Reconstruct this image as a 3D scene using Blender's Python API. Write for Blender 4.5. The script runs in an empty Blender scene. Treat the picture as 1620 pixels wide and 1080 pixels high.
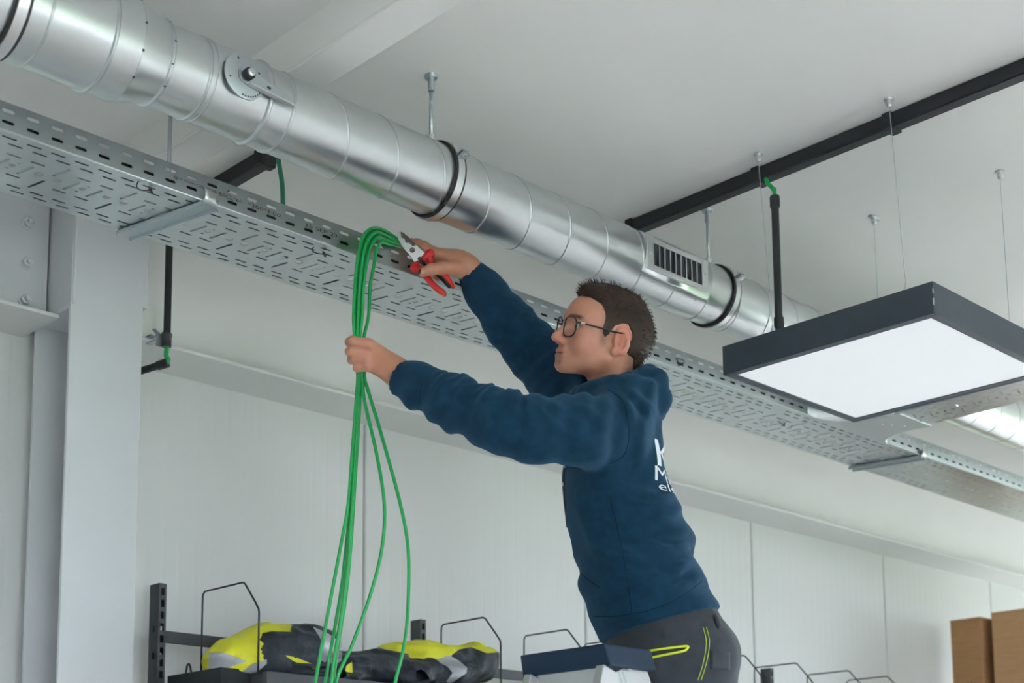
import bpy, bmesh, math, random
import numpy as np
from mathutils import Vector, Matrix, geometry
from mathutils.bvhtree import BVHTree

random.seed(7)
ZC = 1.5                      # eye height above the floor; coordinates below are given relative to the eye level
scn = bpy.context.scene

# ------------------------------------------------------------------ camera
CAM = np.array([[0.7135339278995092, -0.7005777923077983, -0.007751816653511733],
                [0.08978638667085131, 0.10240863950190744, -0.9906820253360614],
                [0.6948436791861105, 0.7061892292300271, 0.13597438734780018]])
FPX, CX, CY = 2303.974, 811.789, 1031.077
cd = bpy.data.cameras.new('camera')
cam = bpy.data.objects.new('camera', cd)
scn.collection.objects.link(cam)
cd.sensor_width = 36.0
cd.lens = FPX / 1620 * 36
cd.shift_x = (810 - CX) / 1620
cd.shift_y = (CY - 540) / 1620
cd.clip_start = 0.05
cd.dof.use_dof = True
cd.dof.focus_distance = 3.3
cd.dof.aperture_fstop = 4.5
mw = Matrix.Identity(4)
for i in range(3):
    mw[i][0] = CAM[0][i]; mw[i][1] = -CAM[1][i]; mw[i][2] = -CAM[2][i]
mw[2][3] = ZC
cam.matrix_world = mw
scn.camera = cam

# ------------------------------------------------------------------ sky, daylight, exposure
world = bpy.data.worlds.new('sky'); scn.world = world
world.use_nodes = True
wn = world.node_tree.nodes; wl = world.node_tree.links
bg = wn['Background']
bg.inputs[0].default_value = (0.77, 0.87, 1.0, 1)
bg.inputs[1].default_value = 26.0
scn.view_settings.view_transform = 'Standard'
scn.view_settings.look = 'None'
scn.view_settings.exposure = 0.0
scn.view_settings.gamma = 1.0
scn.view_settings.use_curve_mapping = False

# the windows of the room: (wall, centre along wall, sill z, head z, width); daylight enters here
X0, X1, Y0, YW, H, FL = -3.3, 10.6, -4.2, 3.45, 1.743, -1.5
WIN_FRONT = [(-0.7, 2.3), (3.3, 1.1)]     # centre x, width
WIN_RIGHT = [(0.2, 4.6)]                             # centre y, width
WZ0, WZ1 = -1.42, 1.05
def portal(loc, rot, sx, sy):
    l = bpy.data.lights.new('daylight_portal', 'AREA'); l.shape = 'RECTANGLE'; l.size = sx; l.size_y = sy
    l.cycles.is_portal = True
    o = bpy.data.objects.new('daylight_portal', l); o.location = loc; o.rotation_euler = rot
    scn.collection.objects.link(o)
for cx_, w_ in WIN_FRONT:
    portal((cx_, Y0 - 0.12, (WZ0 + WZ1) / 2 + ZC), (math.pi / 2, 0, math.pi), w_, WZ1 - WZ0)
for cy_, w_ in WIN_RIGHT:
    portal((X1 + 0.12, cy_, (WZ0 + WZ1) / 2 + ZC), (math.pi / 2, 0, -math.pi / 2), w_, WZ1 - WZ0)

# ------------------------------------------------------------------ pixel -> point helpers (eye at the origin)
def P(u, v, d):
    return CAM.T @ np.array([(u - CX) / FPX, (v - CY) / FPX, 1.0]) * d
def PY(u, v, y):
    r = P(u, v, 1.0); return r * (y / r[1])
def PZ(u, v, z):
    r = P(u, v, 1.0); return r * (z / r[2])
def proj(p):
    q = np.asarray(p, float) @ CAM.T
    return np.stack([FPX * q[..., 0] / q[..., 2] + CX, FPX * q[..., 1] / q[..., 2] + CY], -1)

# ------------------------------------------------------------------ materials
MATS = {}
def mat(name, col, rough=0.5, metal=0.0, var=0.0, vscale=8.0, bump=0.0, bscale=60.0, stretch=None, sheen=0.0,
        attr=False, spec=0.5, rvar=0.0, sss=0.0, emit=0.0, coat=0.0, bdist=0.002, tint=None):
    m = bpy.data.materials.new(name); m.use_nodes = True
    nt = m.node_tree; N = nt.nodes; L = nt.links
    b = N['Principled BSDF']
    c4 = (*col, 1)
    b.inputs['Base Color'].default_value = c4
    b.inputs['Roughness'].default_value = rough
    b.inputs['Metallic'].default_value = metal
    b.inputs['Specular IOR Level'].default_value = spec
    if sheen:
        b.inputs['Sheen Weight'].default_value = sheen; b.inputs['Sheen Roughness'].default_value = 0.5
        if tint: b.inputs['Sheen Tint'].default_value = (*tint, 1)
    if sss:
        b.inputs['Subsurface Weight'].default_value = sss
        b.inputs['Subsurface Radius'].default_value = (0.012, 0.004, 0.002); b.inputs['Subsurface Scale'].default_value = 0.6
    if coat:
        b.inputs['Coat Weight'].default_value = coat
    tc = N.new('ShaderNodeTexCoord'); mp = N.new('ShaderNodeMapping')
    L.new(tc.outputs['Object'], mp.inputs[0])
    if stretch: mp.inputs['Scale'].default_value = stretch
    src = None
    if attr:
        a = N.new('ShaderNodeAttribute'); a.attribute_name = 'Col'; src = a.outputs['Color']
        L.new(src, b.inputs['Base Color'])
    if var or rvar:
        n = N.new('ShaderNodeTexNoise'); n.inputs['Scale'].default_value = vscale; n.inputs['Detail'].default_value = 5
        L.new(mp.outputs[0], n.inputs['Vector'])
        if var:
            r = N.new('ShaderNodeMapRange'); r.inputs[1].default_value = 0.3; r.inputs[2].default_value = 0.7
            r.inputs[3].default_value = 1 - var; r.inputs[4].default_value = 1 + var
            L.new(n.outputs['Fac'], r.inputs[0])
            mx = N.new('ShaderNodeMix'); mx.data_type = 'RGBA'; mx.blend_type = 'MULTIPLY'; mx.inputs[0].default_value = 1
            if src: L.new(src, mx.inputs[6])
            else: mx.inputs[6].default_value = c4
            L.new(r.outputs[0], mx.inputs[7]); L.new(mx.outputs[2], b.inputs['Base Color'])
        if rvar:
            r2 = N.new('ShaderNodeMapRange'); r2.inputs[1].default_value = 0.3; r2.inputs[2].default_value = 0.7
            r2.inputs[3].default_value = rough - rvar; r2.inputs[4].default_value = rough + rvar
            L.new(n.outputs['Fac'], r2.inputs[0]); L.new(r2.outputs[0], b.inputs['Roughness'])
    if bump:
        n2 = N.new('ShaderNodeTexNoise'); n2.inputs['Scale'].default_value = bscale; n2.inputs['Detail'].default_value = 4
        L.new(mp.outputs[0], n2.inputs['Vector'])
        bp = N.new('ShaderNodeBump'); bp.inputs['Strength'].default_value = bump; bp.inputs['Distance'].default_value = bdist
        L.new(n2.outputs['Fac'], bp.inputs['Height']); L.new(bp.outputs[0], b.inputs['Normal'])
    if emit:
        b.inputs['Emission Color'].default_value = c4; b.inputs['Emission Strength'].default_value = emit
    MATS[name] = m
    return m

mat('ceiling_paint', (0.85, 0.84, 0.82), 0.6, var=0.02, vscale=3, bump=0.12, bscale=25)
mat('panel_paint', (0.67, 0.675, 0.665), 0.42, var=0.015, vscale=2)
mat('steel_white', (0.60, 0.615, 0.635), 0.4, var=0.02, vscale=5, bump=0.05, bscale=40)
mat('concrete', (0.68, 0.635, 0.59), 0.55, var=0.15, vscale=2, bump=0.1)
mat('plaster', (0.66, 0.66, 0.64), 0.7, var=0.03, vscale=2)
mat('paving', (0.62, 0.585, 0.54), 0.85, var=0.1, vscale=1)
mat('grass', (0.115, 0.155, 0.065), 0.9, var=0.35, vscale=2)
mat('window_frame', (0.06, 0.065, 0.07), 0.4)
def galv(name, col, rough, spangle=0.10, vs=55):
    m = mat(name, col, rough, 1.0)
    nt = m.node_tree; N = nt.nodes; L = nt.links; b = N['Principled BSDF']
    tc = N['Texture Coordinate']
    v = N.new('ShaderNodeTexNoise'); v.inputs['Scale'].default_value = vs; v.inputs['Detail'].default_value = 2
    n = N.new('ShaderNodeTexNoise'); n.inputs['Scale'].default_value = 9; n.inputs['Detail'].default_value = 6
    L.new(tc.outputs['Object'], v.inputs['Vector']); L.new(tc.outputs['Object'], n.inputs['Vector'])
    mix = N.new('ShaderNodeMix'); mix.data_type = 'RGBA'; mix.inputs[0].default_value = 0.5
    L.new(v.outputs['Color'], mix.inputs[6]); L.new(n.outputs['Fac'], mix.inputs[7])
    bw = N.new('ShaderNodeRGBToBW'); L.new(mix.outputs[2], bw.inputs[0])
    r = N.new('ShaderNodeMapRange'); r.inputs[1].default_value = 0.25; r.inputs[2].default_value = 0.75
    r.inputs[3].default_value = 1 - spangle; r.inputs[4].default_value = 1 + spangle
    L.new(bw.outputs[0], r.inputs[0])
    mx = N.new('ShaderNodeMix'); mx.data_type = 'RGBA'; mx.blend_type = 'MULTIPLY'; mx.inputs[0].default_value = 1
    mx.inputs[6].default_value = (*col, 1); L.new(r.outputs[0], mx.inputs[7]); L.new(mx.outputs[2], b.inputs['Base Color'])
    r2 = N.new('ShaderNodeMapRange'); r2.inputs[1].default_value = 0.25; r2.inputs[2].default_value = 0.75
    r2.inputs[3].default_value = rough - 0.03; r2.inputs[4].default_value = rough + 0.03
    L.new(bw.outputs[0], r2.inputs[0]); L.new(r2.outputs[0], b.inputs['Roughness'])
    return m
galv('galvanised', (0.60, 0.625, 0.63), 0.30, 0.05)
galv('galvanised_seam', (0.50, 0.53, 0.545), 0.4)
galv('tray_steel', (0.60, 0.64, 0.65), 0.30, 0.03, 160)
galv('zinc', (0.52, 0.57, 0.60), 0.42, 0.06, 200)
galv('bright_steel', (0.72, 0.73, 0.73), 0.3, 0.05, 200)
galv('aluminium', (0.55, 0.56, 0.57), 0.5, 0.03, 120)
mat('rubber_black', (0.012, 0.012, 0.014), 0.55)
mat('plastic_black', (0.010, 0.012, 0.015), 0.5, var=0.1)
mat('plastic_grey_lid', (0.05, 0.052, 0.055), 0.5)
mat('dark_void', (0.01, 0.014, 0.018), 0.6)
mat('lamp_frame', (0.035, 0.05, 0.065), 0.45, var=0.08, vscale=30, bump=0.05, bscale=300)
mat('cable_green', (0.004, 0.32, 0.07), 0.38, var=0.05)
mat('cable_green_dark', (0.01, 0.17, 0.09), 0.45)
mat('cable_red', (0.35, 0.02, 0.02), 0.45)
mat('print_ink', (0.05, 0.055, 0.06), 0.6)
mat('skin', (0.55, 0.30, 0.22), 0.46, attr=True, var=0.05, vscale=60, bump=0.12, bscale=260, sss=0.12)
mat('hair', (0.02, 0.012, 0.009), 0.6, spec=0.25, attr=True, var=0.35, vscale=90, bump=0.9, bscale=130, stretch=(0.35, 1, 0.7))
mat('navy_fleece', (0.0068, 0.032, 0.064), 0.85, var=0.2, vscale=45, bump=0.35, bscale=380, sheen=0.22, spec=0.12, tint=(0.22, 0.5, 0.8))
mat('navy_rib', (0.0042, 0.019, 0.038), 0.9, var=0.1, vscale=60, spec=0.1)
mat('work_grey', (0.036, 0.043, 0.053), 0.8, var=0.15, vscale=40, bump=0.2, bscale=500, sheen=0.12, spec=0.25)
mat('print_white', (0.80, 0.84, 0.88), 0.6)
mat('hivis_yellow', (0.72, 0.70, 0.03), 0.6, var=0.06, vscale=20, bump=0.9, bscale=17, bdist=0.012)
mat('hivis_pale', (0.62, 0.66, 0.22), 0.65, var=0.05, vscale=20)
mat('fabric_navy', (0.012, 0.019, 0.030), 0.7, var=0.2, vscale=25, bump=1.0, bscale=16, sheen=0.06, bdist=0.016)
mat('reflective_grey', (0.42, 0.43, 0.46), 0.45, var=0.06, vscale=30)
mat('stitch_lime', (0.45, 0.55, 0.06), 0.7)
mat('zip_lime', (0.62, 0.70, 0.02), 0.5)
mat('tag_red', (0.45, 0.03, 0.03), 0.6)
mat('eye_white', (0.7, 0.66, 0.62), 0.25, attr=True)
mat('glasses_black', (0.01, 0.01, 0.011), 0.35)
mat('cap_navy', (0.004, 0.020, 0.048), 0.55, spec=0.3, var=0.12, vscale=30, bump=0.1, bscale=200)
mat('rack_grey', (0.055, 0.06, 0.066), 0.5, var=0.1, vscale=30)
mat('wire_dark', (0.035, 0.037, 0.04), 0.4, 0.3)
mat('cardboard', (0.40, 0.21, 0.09), 0.8, var=0.06, vscale=12, bump=0.08, bscale=120, stretch=(1, 1, 6))
mat('cardboard_lit', (0.50, 0.285, 0.135), 0.8, var=0.06, vscale=12, bump=0.08, bscale=120, stretch=(1, 1, 6))  # same cardboard, with the stronger light on the second box painted into the colour
mat('cardboard_edge', (0.22, 0.125, 0.06), 0.85, var=0.08)
mat('handle_red', (0.55, 0.012, 0.012), 0.38, var=0.05)
mat('worn_steel', (0.11, 0.095, 0.08), 0.5, 0.6, var=0.3, vscale=120)
mat('handle_yellow', (0.65, 0.36, 0.02), 0.4)
mat('lamp_diffuser', (0.48, 0.50, 0.515), 0.6, emit=0.98)
def glass(name, fac=0.06):
    m = bpy.data.materials.new(name); m.use_nodes = True
    N = m.node_tree.nodes; L = m.node_tree.links
    N.remove(N['Principled BSDF'])
    t = N.new('ShaderNodeBsdfTransparent'); g = N.new('ShaderNodeBsdfGlossy'); g.inputs['Roughness'].default_value = 0.02
    mx = N.new('ShaderNodeMixShader'); mx.inputs[0].default_value = fac
    L.new(t.outputs[0], mx.inputs[1]); L.new(g.outputs[0], mx.inputs[2]); L.new(mx.outputs[0], N['Material Output'].inputs[0])
    MATS[name] = m
glass('window_glass'); glass('lens_glass', 0.10)

# ------------------------------------------------------------------ geometry helpers
def unit(a):
    a = np.asarray(a, float); n = np.linalg.norm(a)
    return a / n if n > 1e-12 else a
class G:
    def __init__(s): s.v = []; s.f = []
    def add(s, v, f):
        o = len(s.v); s.v += [tuple(map(float, p)) for p in v]; s.f += [tuple(i + o for i in q) for q in f]; return s
    def box(s, lo, hi):
        x0, y0, z0 = lo; x1, y1, z1 = hi
        return s.add([(x0,y0,z0),(x1,y0,z0),(x1,y1,z0),(x0,y1,z0),(x0,y0,z1),(x1,y0,z1),(x1,y1,z1),(x0,y1,z1)],
                     [(0,3,2,1),(4,5,6,7),(0,1,5,4),(1,2,6,5),(2,3,7,6),(3,0,4,7)])
    def obox(s, c, ax, ay, az):          # oriented box, half-axis vectors
        c, ax, ay, az = map(np.asarray, (c, ax, ay, az))
        v = [c + i*ax + j*ay + k*az for k in (-1,1) for (i,j) in ((-1,-1),(1,-1),(1,1),(-1,1))]
        f = [(0,3,2,1),(4,5,6,7),(0,1,5,4),(1,2,6,5),(2,3,7,6),(3,0,4,7)]
        if np.dot(np.cross(ax, ay), az) < 0: f = [q[::-1] for q in f]
        return s.add(v, f)
    def bar(s, a, b, w, h, up=(0,0,1)):   # rectangular bar from a to b
        a = np.asarray(a, float); b = np.asarray(b, float); d = unit(b - a)
        side = unit(np.cross(d, up)); u2 = np.cross(side, d)
        return s.obox((a + b) / 2, (b - a) / 2, side * w / 2, u2 * h / 2)
    def tube(s, pts, r, n=8, caps=True, closed=False):
        pts = [np.asarray(p, float) for p in pts]; m = len(pts)
        rs = r if hasattr(r, '__len__') else [r] * m
        up = None; rings = []
        for i in range(m):
            if closed: t = unit(pts[(i+1) % m] - pts[i-1])
            else: t = unit(pts[min(i+1, m-1)] - pts[max(i-1, 0)])
            if up is None:
                up = np.array([0,0,1.0]) if abs(t[2]) < 0.9 else np.array([1.0,0,0])
            up = unit(up - t * np.dot(up, t)); sd = np.cross(t, up)
            rings.append([pts[i] + rs[i] * (math.cos(2*math.pi*k/n) * up + math.sin(2*math.pi*k/n) * sd) for k in range(n)])
        v = [p for R_ in rings for p in R_]; f = []
        for i in range(m if closed else m - 1):
            j = (i + 1) % m
            for k in range(n):
                f.append((i*n+k, i*n+(k+1) % n, j*n+(k+1) % n, j*n+k))
        if caps and not closed:
            f.append(tuple(range(n))[::-1]); f.append(tuple((m-1)*n + k for k in range(n)))
        return s.add(v, [q[::-1] for q in f])
    def lathe(s, prof, o, axis, n=32, caps=True):   # prof = [(t, r)]
        o = np.asarray(o, float); a = unit(axis)
        u = unit(np.cross(a, (0,0,1) if abs(a[2]) < 0.9 else (1,0,0))); w = np.cross(a, u)
        v = []; f = []; m = len(prof)
        for t, r in prof:
            for k in range(n):
                th = 2*math.pi*k/n
                v.append(o + a*t + r*(math.cos(th)*u + math.sin(th)*w))
        for i in range(m-1):
            for k in range(n):
                f.append((i*n+k, i*n+(k+1) % n, (i+1)*n+(k+1) % n, (i+1)*n+k))
        if caps:
            f.append(tuple(range(n))[::-1]); f.append(tuple((m-1)*n+k for k in range(n)))
        return s.add(v, f)
    def prism(s, poly, ext):             # 3D polygon extruded by vector
        n = len(poly); e = np.asarray(ext, float)
        v = [np.asarray(p, float) for p in poly] + [np.asarray(p, float) + e for p in poly]
        f = [tuple(range(n))[::-1], tuple(range(n, 2*n))] + [(i, (i+1) % n, (i+1) % n + n, i + n) for i in range(n)]
        return s.add(v, f)
    def grid(s, rows, closed=False):     # rows of points -> quads
        m = len(rows); n = len(rows[0]); v = [p for r in rows for p in r]; f = []
        for i in range(m-1):
            for k in range(n if closed else n-1):
                f.append((i*n+k, i*n+(k+1) % n, (i+1)*n+(k+1) % n, (i+1)*n+k))
        return s.add(v, f)

def link(o): scn.collection.objects.link(o); return o
def tag(o, label=None, cat=None, group=None, kind=None):
    if label: o['label'] = label
    if cat: o['category'] = cat
    if group: o['group'] = group
    if kind: o['kind'] = kind
    return o
def thing(name, label, cat, loc, group=None, kind=None):
    e = link(bpy.data.objects.new(name, None)); e.empty_display_size = 0.05
    e.location = (loc[0], loc[1], loc[2] + ZC)
    return tag(e, label, cat, group, kind)
def world_loc(o):
    p = np.array(o.location)
    while o.parent: o = o.parent; p = p + np.array(o.location)
    return p
def part(name, g, m, parent=None, smooth=False, bevel=0.0, solid=0.0, label=None, loc=None, cols=None, auto=0, recalc=True):
    """mesh object from geometry in eye-relative coordinates; parent keeps it as a part"""
    v, f = (g.v, g.f) if isinstance(g, G) else g
    v = np.asarray(v, float)
    if parent is not None:
        off = world_loc(parent); org = np.zeros(3)
    else:
        lo = v.min(0); hi = v.max(0)
        org = np.array([(lo[0]+hi[0])/2, (lo[1]+hi[1])/2, lo[2] + ZC]) if loc is None else np.array([loc[0], loc[1], loc[2]+ZC])
        off = org
    me = bpy.data.meshes.new(name)
    vv = v + np.array([0, 0, ZC]) - off
    me.from_pydata(vv.tolist(), [], [tuple(map(int, q)) for q in f]); me.update()
    if recalc:
        bm = bmesh.new(); bm.from_mesh(me); bmesh.ops.recalc_face_normals(bm, faces=bm.faces); bm.to_mesh(me); bm.free()
    if cols is not None:
        a = me.color_attributes.new('Col', 'FLOAT_COLOR', 'POINT')
        c = np.ones((len(v), 4)); c[:, :3] = cols
        a.data.foreach_set('color', c.ravel())
    me.materials.append(MATS[m])
    if smooth: me.shade_smooth()
    if auto: me.set_sharp_from_angle(angle=math.radians(auto)) if smooth else None
    o = bpy.data.objects.new(name, me); link(o)
    if parent is not None: o.parent = parent
    else: o.location = org
    if bevel:
        b = o.modifiers.new('bevel', 'BEVEL'); b.width = bevel; b.segments = 2; b.limit_method = 'ANGLE'
    if solid:
        s = o.modifiers.new('solid', 'SOLIDIFY'); s.thickness = solid; s.offset = 0
    if label: o['label'] = label
    return o
def copy_tree(o, parent=None):
    c = o.copy(); link(c); c.parent = parent
    for ch in list(o.children): copy_tree(ch, c)
    return c
def catmull(pts, n=8):
    pts = [np.asarray(p, float) for p in pts]
    q = [2*pts[0]-pts[1]] + pts + [2*pts[-1]-pts[-2]]; out = []
    for i in range(1, len(q)-2):
        for k in range(n):
            t = k/n; a, b, c, d = q[i-1], q[i], q[i+1], q[i+2]
            out.append(0.5*((2*b) + (c-a)*t + (2*a-5*b+4*c-d)*t*t + (3*b-a-3*c+d)*t**3))
    out.append(pts[-1]); return out
def slot2(cx_, cy_, dx, dy, w, n=4):      # stadium outline (2D), from half-vector (dx,dy) and half-width w
    L_ = math.hypot(dx, dy) or 1e-9; ex, ey = dx/L_, dy/L_; nx, ny = -ey, ex; out = []
    for sgn in (1, -1):
        for k in range(n+1):
            th = -math.pi/2 + math.pi*k/n
            a = math.cos(th)*w*sgn; b = math.sin(th)*w*sgn
            out.append((cx_ + sgn*dx + a*ex + b*nx, cy_ + sgn*dy + a*ey + b*ny))
    return out
def perforated(outer, holes):             # 2D sheet with holes -> verts2d, tris
    v = []; e = []
    for loop in [outer] + holes:
        o = len(v); v += [Vector((p[0], p[1])) for p in loop]; e.append(list(range(o, o + len(loop))))
    r = geometry.delaunay_2d_cdt(v, [], e, 2, 1e-6)
    return [tuple(p) for p in r[0]], [tuple(q) for q in r[2]]
def text_geo(txt, size=1.0, extrude=0.0, res=2):
    c = bpy.data.curves.new('t', 'FONT'); c.body = txt; c.size = size; c.extrude = extrude; c.resolution_u = res
    o = link(bpy.data.objects.new('t', c))
    me = o.to_mesh() if False else bpy.data.meshes.new_from_object(o)
    v = np.array([tuple(x.co) for x in me.vertices]); f = [tuple(p.vertices) for p in me.polygons]
    bpy.data.objects.remove(o); bpy.data.curves.remove(c); bpy.data.meshes.remove(me)
    return v, f

# ================================================================== the room
def structure(name, g, m, label, **k):
    o = part(name, g, m, **k); return tag(o, label, None, None, 'structure')
structure('floor', G().box((X0-.2, Y0-.2, FL-.12), (X1+.2, YW+.2, FL)), 'concrete', 'grey concrete floor of the workshop')
structure('ceiling', G().box((X0-.2, Y0-.2, H), (X1+.2, YW+.2, H+.15)), 'ceiling_paint', 'flat pale grey ceiling with fine specks')
structure('wall_left', G().box((X0-.2, Y0-.2, FL), (X0, YW+.2, H)), 'plaster', 'plain pale side wall')
def pierced(axis, at, t, lo, hi, wins):
    g = G()
    def bx(a0, a1, z0, z1):
        if axis == 'x': g.box((a0, min(at, at+t), z0), (a1, max(at, at+t), z1))
        else: g.box((min(at, at+t), a0, z0), (max(at, at+t), a1, z1))
    bx(lo, hi, FL, WZ0); bx(lo, hi, WZ1, H); a = lo
    for c, w in wins: bx(a, c-w/2, WZ0, WZ1); a = c + w/2
    bx(a, hi, WZ0, WZ1); return g
structure('wall_front', pierced('x', Y0, -.2, X0-.2, X1+.2, WIN_FRONT), 'plaster', 'pale wall with two windows')
structure('wall_right', pierced('y', X1, .2, Y0, YW+.2, WIN_RIGHT), 'plaster', 'pale end wall with one very wide window')
wi = 0
for ax, wins in (('x', WIN_FRONT), ('y', WIN_RIGHT)):
    for c, w in wins:
        wi += 1
        def wp(a, b, z): return (a, Y0 - .1 + b, z) if ax == 'x' else (X1 + .1 + b, a, z)
        g = G(); fw = .06
        for a0, a1, z0, z1 in ((c-w/2, c+w/2, WZ0, WZ0+fw), (c-w/2, c+w/2, WZ1-fw, WZ1), (c-w/2, c-w/2+fw, WZ0+fw, WZ1-fw),
                               (c+w/2-fw, c+w/2, WZ0+fw, WZ1-fw), (c-fw/2, c+fw/2, WZ0+fw, WZ1-fw)):
            p0 = np.array(wp(a0, -.03, z0)); p1 = np.array(wp(a1, .03, z1)); g.box(np.minimum(p0, p1), np.maximum(p0, p1))
        fr = structure('window_%d' % wi, g, 'window_frame', 'window with dark frame and clear glass')
        for a0, a1 in ((c-w/2+fw, c-fw/2), (c+fw/2, c+w/2-fw)):
            p0 = np.array(wp(a0, -.004, WZ0+fw)); p1 = np.array(wp(a1, .004, WZ1-fw))
            part('pane', G().box(np.minimum(p0, p1), np.maximum(p0, p1)), 'window_glass', fr)
structure('lawn', G().box((-60, -60, FL-.5), (60, 60, FL-.25)), 'grass', 'green lawn outside the windows')
structure('paved_yard', G().box((X0-3, Y0-4, FL-.25), (X1+2.2, YW+3, FL-.13)), 'paving', 'grey paved yard around the building')

# back wall: steel sandwich panels, one metre each, fine vertical lines pressed in
wb = structure('wall_back', G().box((X0, YW+.02, FL), (X1, YW+.14, H)), 'plaster', 'white wall of metre wide steel panels')
def panel_geo(w, x0):
    prof = [(0.0, .012), (.003, .002), (.008, 0)]
    for k in range(1, 20):
        x = .05*k; prof += [(x-.008, 0), (x-.003, .00028), (x+.003, .00028), (x+.008, 0)]
    prof += [(w-.008, 0), (w-.003, .002), (w, .012)]
    g = G(); g.grid([[(x0+x, YW+d, z) for x, d in prof] for z in (FL, H-.40)])
    return g
first = None
for k in range(-6, 8):
    x0 = 2.757 + k
    if first is None:
        first = part('wall_panel', panel_geo(.9965, x0), 'panel_paint', wb, recalc=False); base = x0
    else:
        o = first.copy(); link(o); o.parent = wb; o.location.x = first.location.x + (x0 - base)

# steel column and rafter, eaves beam
CXL, CXR, CY0, CY1 = 1.634, 1.832, 3.20, 3.39
col = thing('steel_column', 'white painted steel I column standing at the wall', None, ((CXL+CXR)/2, (CY0+CY1)/2, FL), kind='structure')
part('front_flange', G().box((CXL, CY0, FL), (CXR, CY0+.011, H)), 'steel_white', col, bevel=.002)
part('back_flange', G().box((CXL, CY1-.011, FL), (CXR, CY1, H)), 'steel_white', col, bevel=.002)
part('web', G().box((1.729, CY0+.011, FL), (1.737, CY1-.011, H)), 'steel_white', col)
part('stiffener', G().box((CXL, CY0+.011, 1.335), (1.729, CY1-.011, 1.346)), 'steel_white', col, bevel=.002)
part('gusset_plate', G().box((CXL+.004, CY0+.012, 1.346), (CXL+.014, CY1-.012, H)), 'steel_white', col, bevel=.001)
part('splice_plate', G().box((CXR-.004, CY0+.002, 1.385), (CXR+.014, CY0+.03, H)), 'steel_white', col, bevel=.002)
part('weld_bead', G().tube([(CXL+.006, CY0-.001, 1.345), (CXL+.006, CY0-.001, H)], .004, 6), 'steel_white', col, smooth=True)
raf = thing('roof_beam', 'pale painted rafter running under the ceiling to the column', None, (1.75, 1.0, 1.648), kind='structure')
part('bottom_flange', G().box((1.704, Y0, 1.648), (1.796, CY0, 1.657)), 'ceiling_paint', raf, bevel=.002)
part('casing', G().box((1.7045, Y0, 1.657), (1.7955, CY0, H)), 'ceiling_paint', raf)
eav = thing('eaves_beam', 'long white steel eaves beam along the top of the wall', None, (5, 3.35, 1.321), kind='structure')
for xa, xb in ((X0, CXL-.0), (CXR, X1)):
    part('bottom_flange', G().box((xa, 3.257, 1.321), (xb, YW+.01, 1.331)), 'panel_paint', eav, bevel=.003)
    part('web', G().box((xa, 3.345, 1.331), (xb, 3.353, H)), 'ceiling_paint', eav)
ep = part('end_plate', G().box((CXL-.16, 3.325, 1.345), (CXL-.002, 3.345, H)), 'steel_white', eav, bevel=.002)
for (u, v) in ((45, 352), (43, 415), (40, 474)):
    c = PY(u, v, 3.318)
    gb = G().lathe([(0, .017), (.003, .017), (.003, .0)], c + np.array([0, .007, 0]), (0, -1, 0), 20)
    gb.lathe([(0, .0135), (.012, .0135), (.013, .011)], c + np.array([0, .004, 0]), (0, -1, 0), 6)
    gb.lathe([(0, .007), (.008, .007), (.010, .005)], c + np.array([0, -.008, 0]), (0, -1, 0), 12)
    part('bolt', gb, 'steel_white', ep)

# ================================================================== ventilation duct
DY, DZ, R1, R2 = 2.325, 1.495, .0985, .080
XA = (1, 0, 0)
duct = thing('spiral_duct', 'long round galvanised spiral duct hung under the ceiling', 'duct', (3, DY, DZ-R2))
part('large_pipe', G().lathe([(0, R1), (1.268-.3, R1)], (.3, DY, DZ), XA, 96, caps=False), 'galvanised', duct, smooth=True, recalc=False)
part('reducer', G().lathe([(0, R1), (.004, R1-.001), (.062, R2+.001), (.07, R2)], (1.268, DY, DZ), XA, 96, caps=False), 'galvanised', duct, smooth=True, recalc=False)
part('small_pipe', G().lathe([(0, R2), (10.6-1.336, R2)], (1.336, DY, DZ), XA, 96, caps=False), 'galvanised', duct, smooth=True, recalc=False)
def bead(x, R_, w=.004, h=.003):
    pr = [(x - w + 2*w*k/8, R_ + h*math.sin(math.pi*k/8)) for k in range(9)]
    return G().lathe(pr, (0, DY, DZ), XA, 96, caps=False)
for x, R_, w, h in ((1.089, R1, .003, .002), (1.211, R1, .0045, .004), (1.266, R1-.001, .002, .0015), (.62, R1, .003, .002), (.76, R1, .003, .002),
                    (1.336, R2, .005, .0045), (1.418, R2, .0035, .0025), (1.432, R2, .002, .0015), (1.556, R2, .006, .0055), (1.611, R2, .004, .003)):
    part('joint_bead', bead(x, R_, w, h), 'galvanised_seam', duct, smooth=True, recalc=False)
for x, R_ in ((1.266, R1), (1.336, R2+.003)):
    for a in (40, 5, -25, -55):
        th = math.radians(a); n = np.array([0, -math.cos(th), math.sin(th)])
        part('rivet', G().lathe([(0, .0028), (.0015, .0024), (.0022, .001)], np.array([x, DY, DZ]) + n*(R_-.0005), n, 10), 'dark_void', duct, smooth=True)
pitch = .1335; x_start = 1.71; turns = 66
gs = G(); rows = []
for k in range(turns*48+1):
    ph = 2*math.pi*k/48; x = x_start + pitch*ph/(2*math.pi)
    n = np.array([0, -math.sin(ph), math.cos(ph)])
    rows.append([np.array([x + dx, DY, DZ]) + n*(R2 + dr) for dx, dr in ((-.0035, -.0003), (-.0022, .0013), (.0018, .0013), (.0032, -.0003))])
gs.grid(rows)
part('spiral_seam', gs, 'galvanised_seam', duct, smooth=True, recalc=False)
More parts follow.
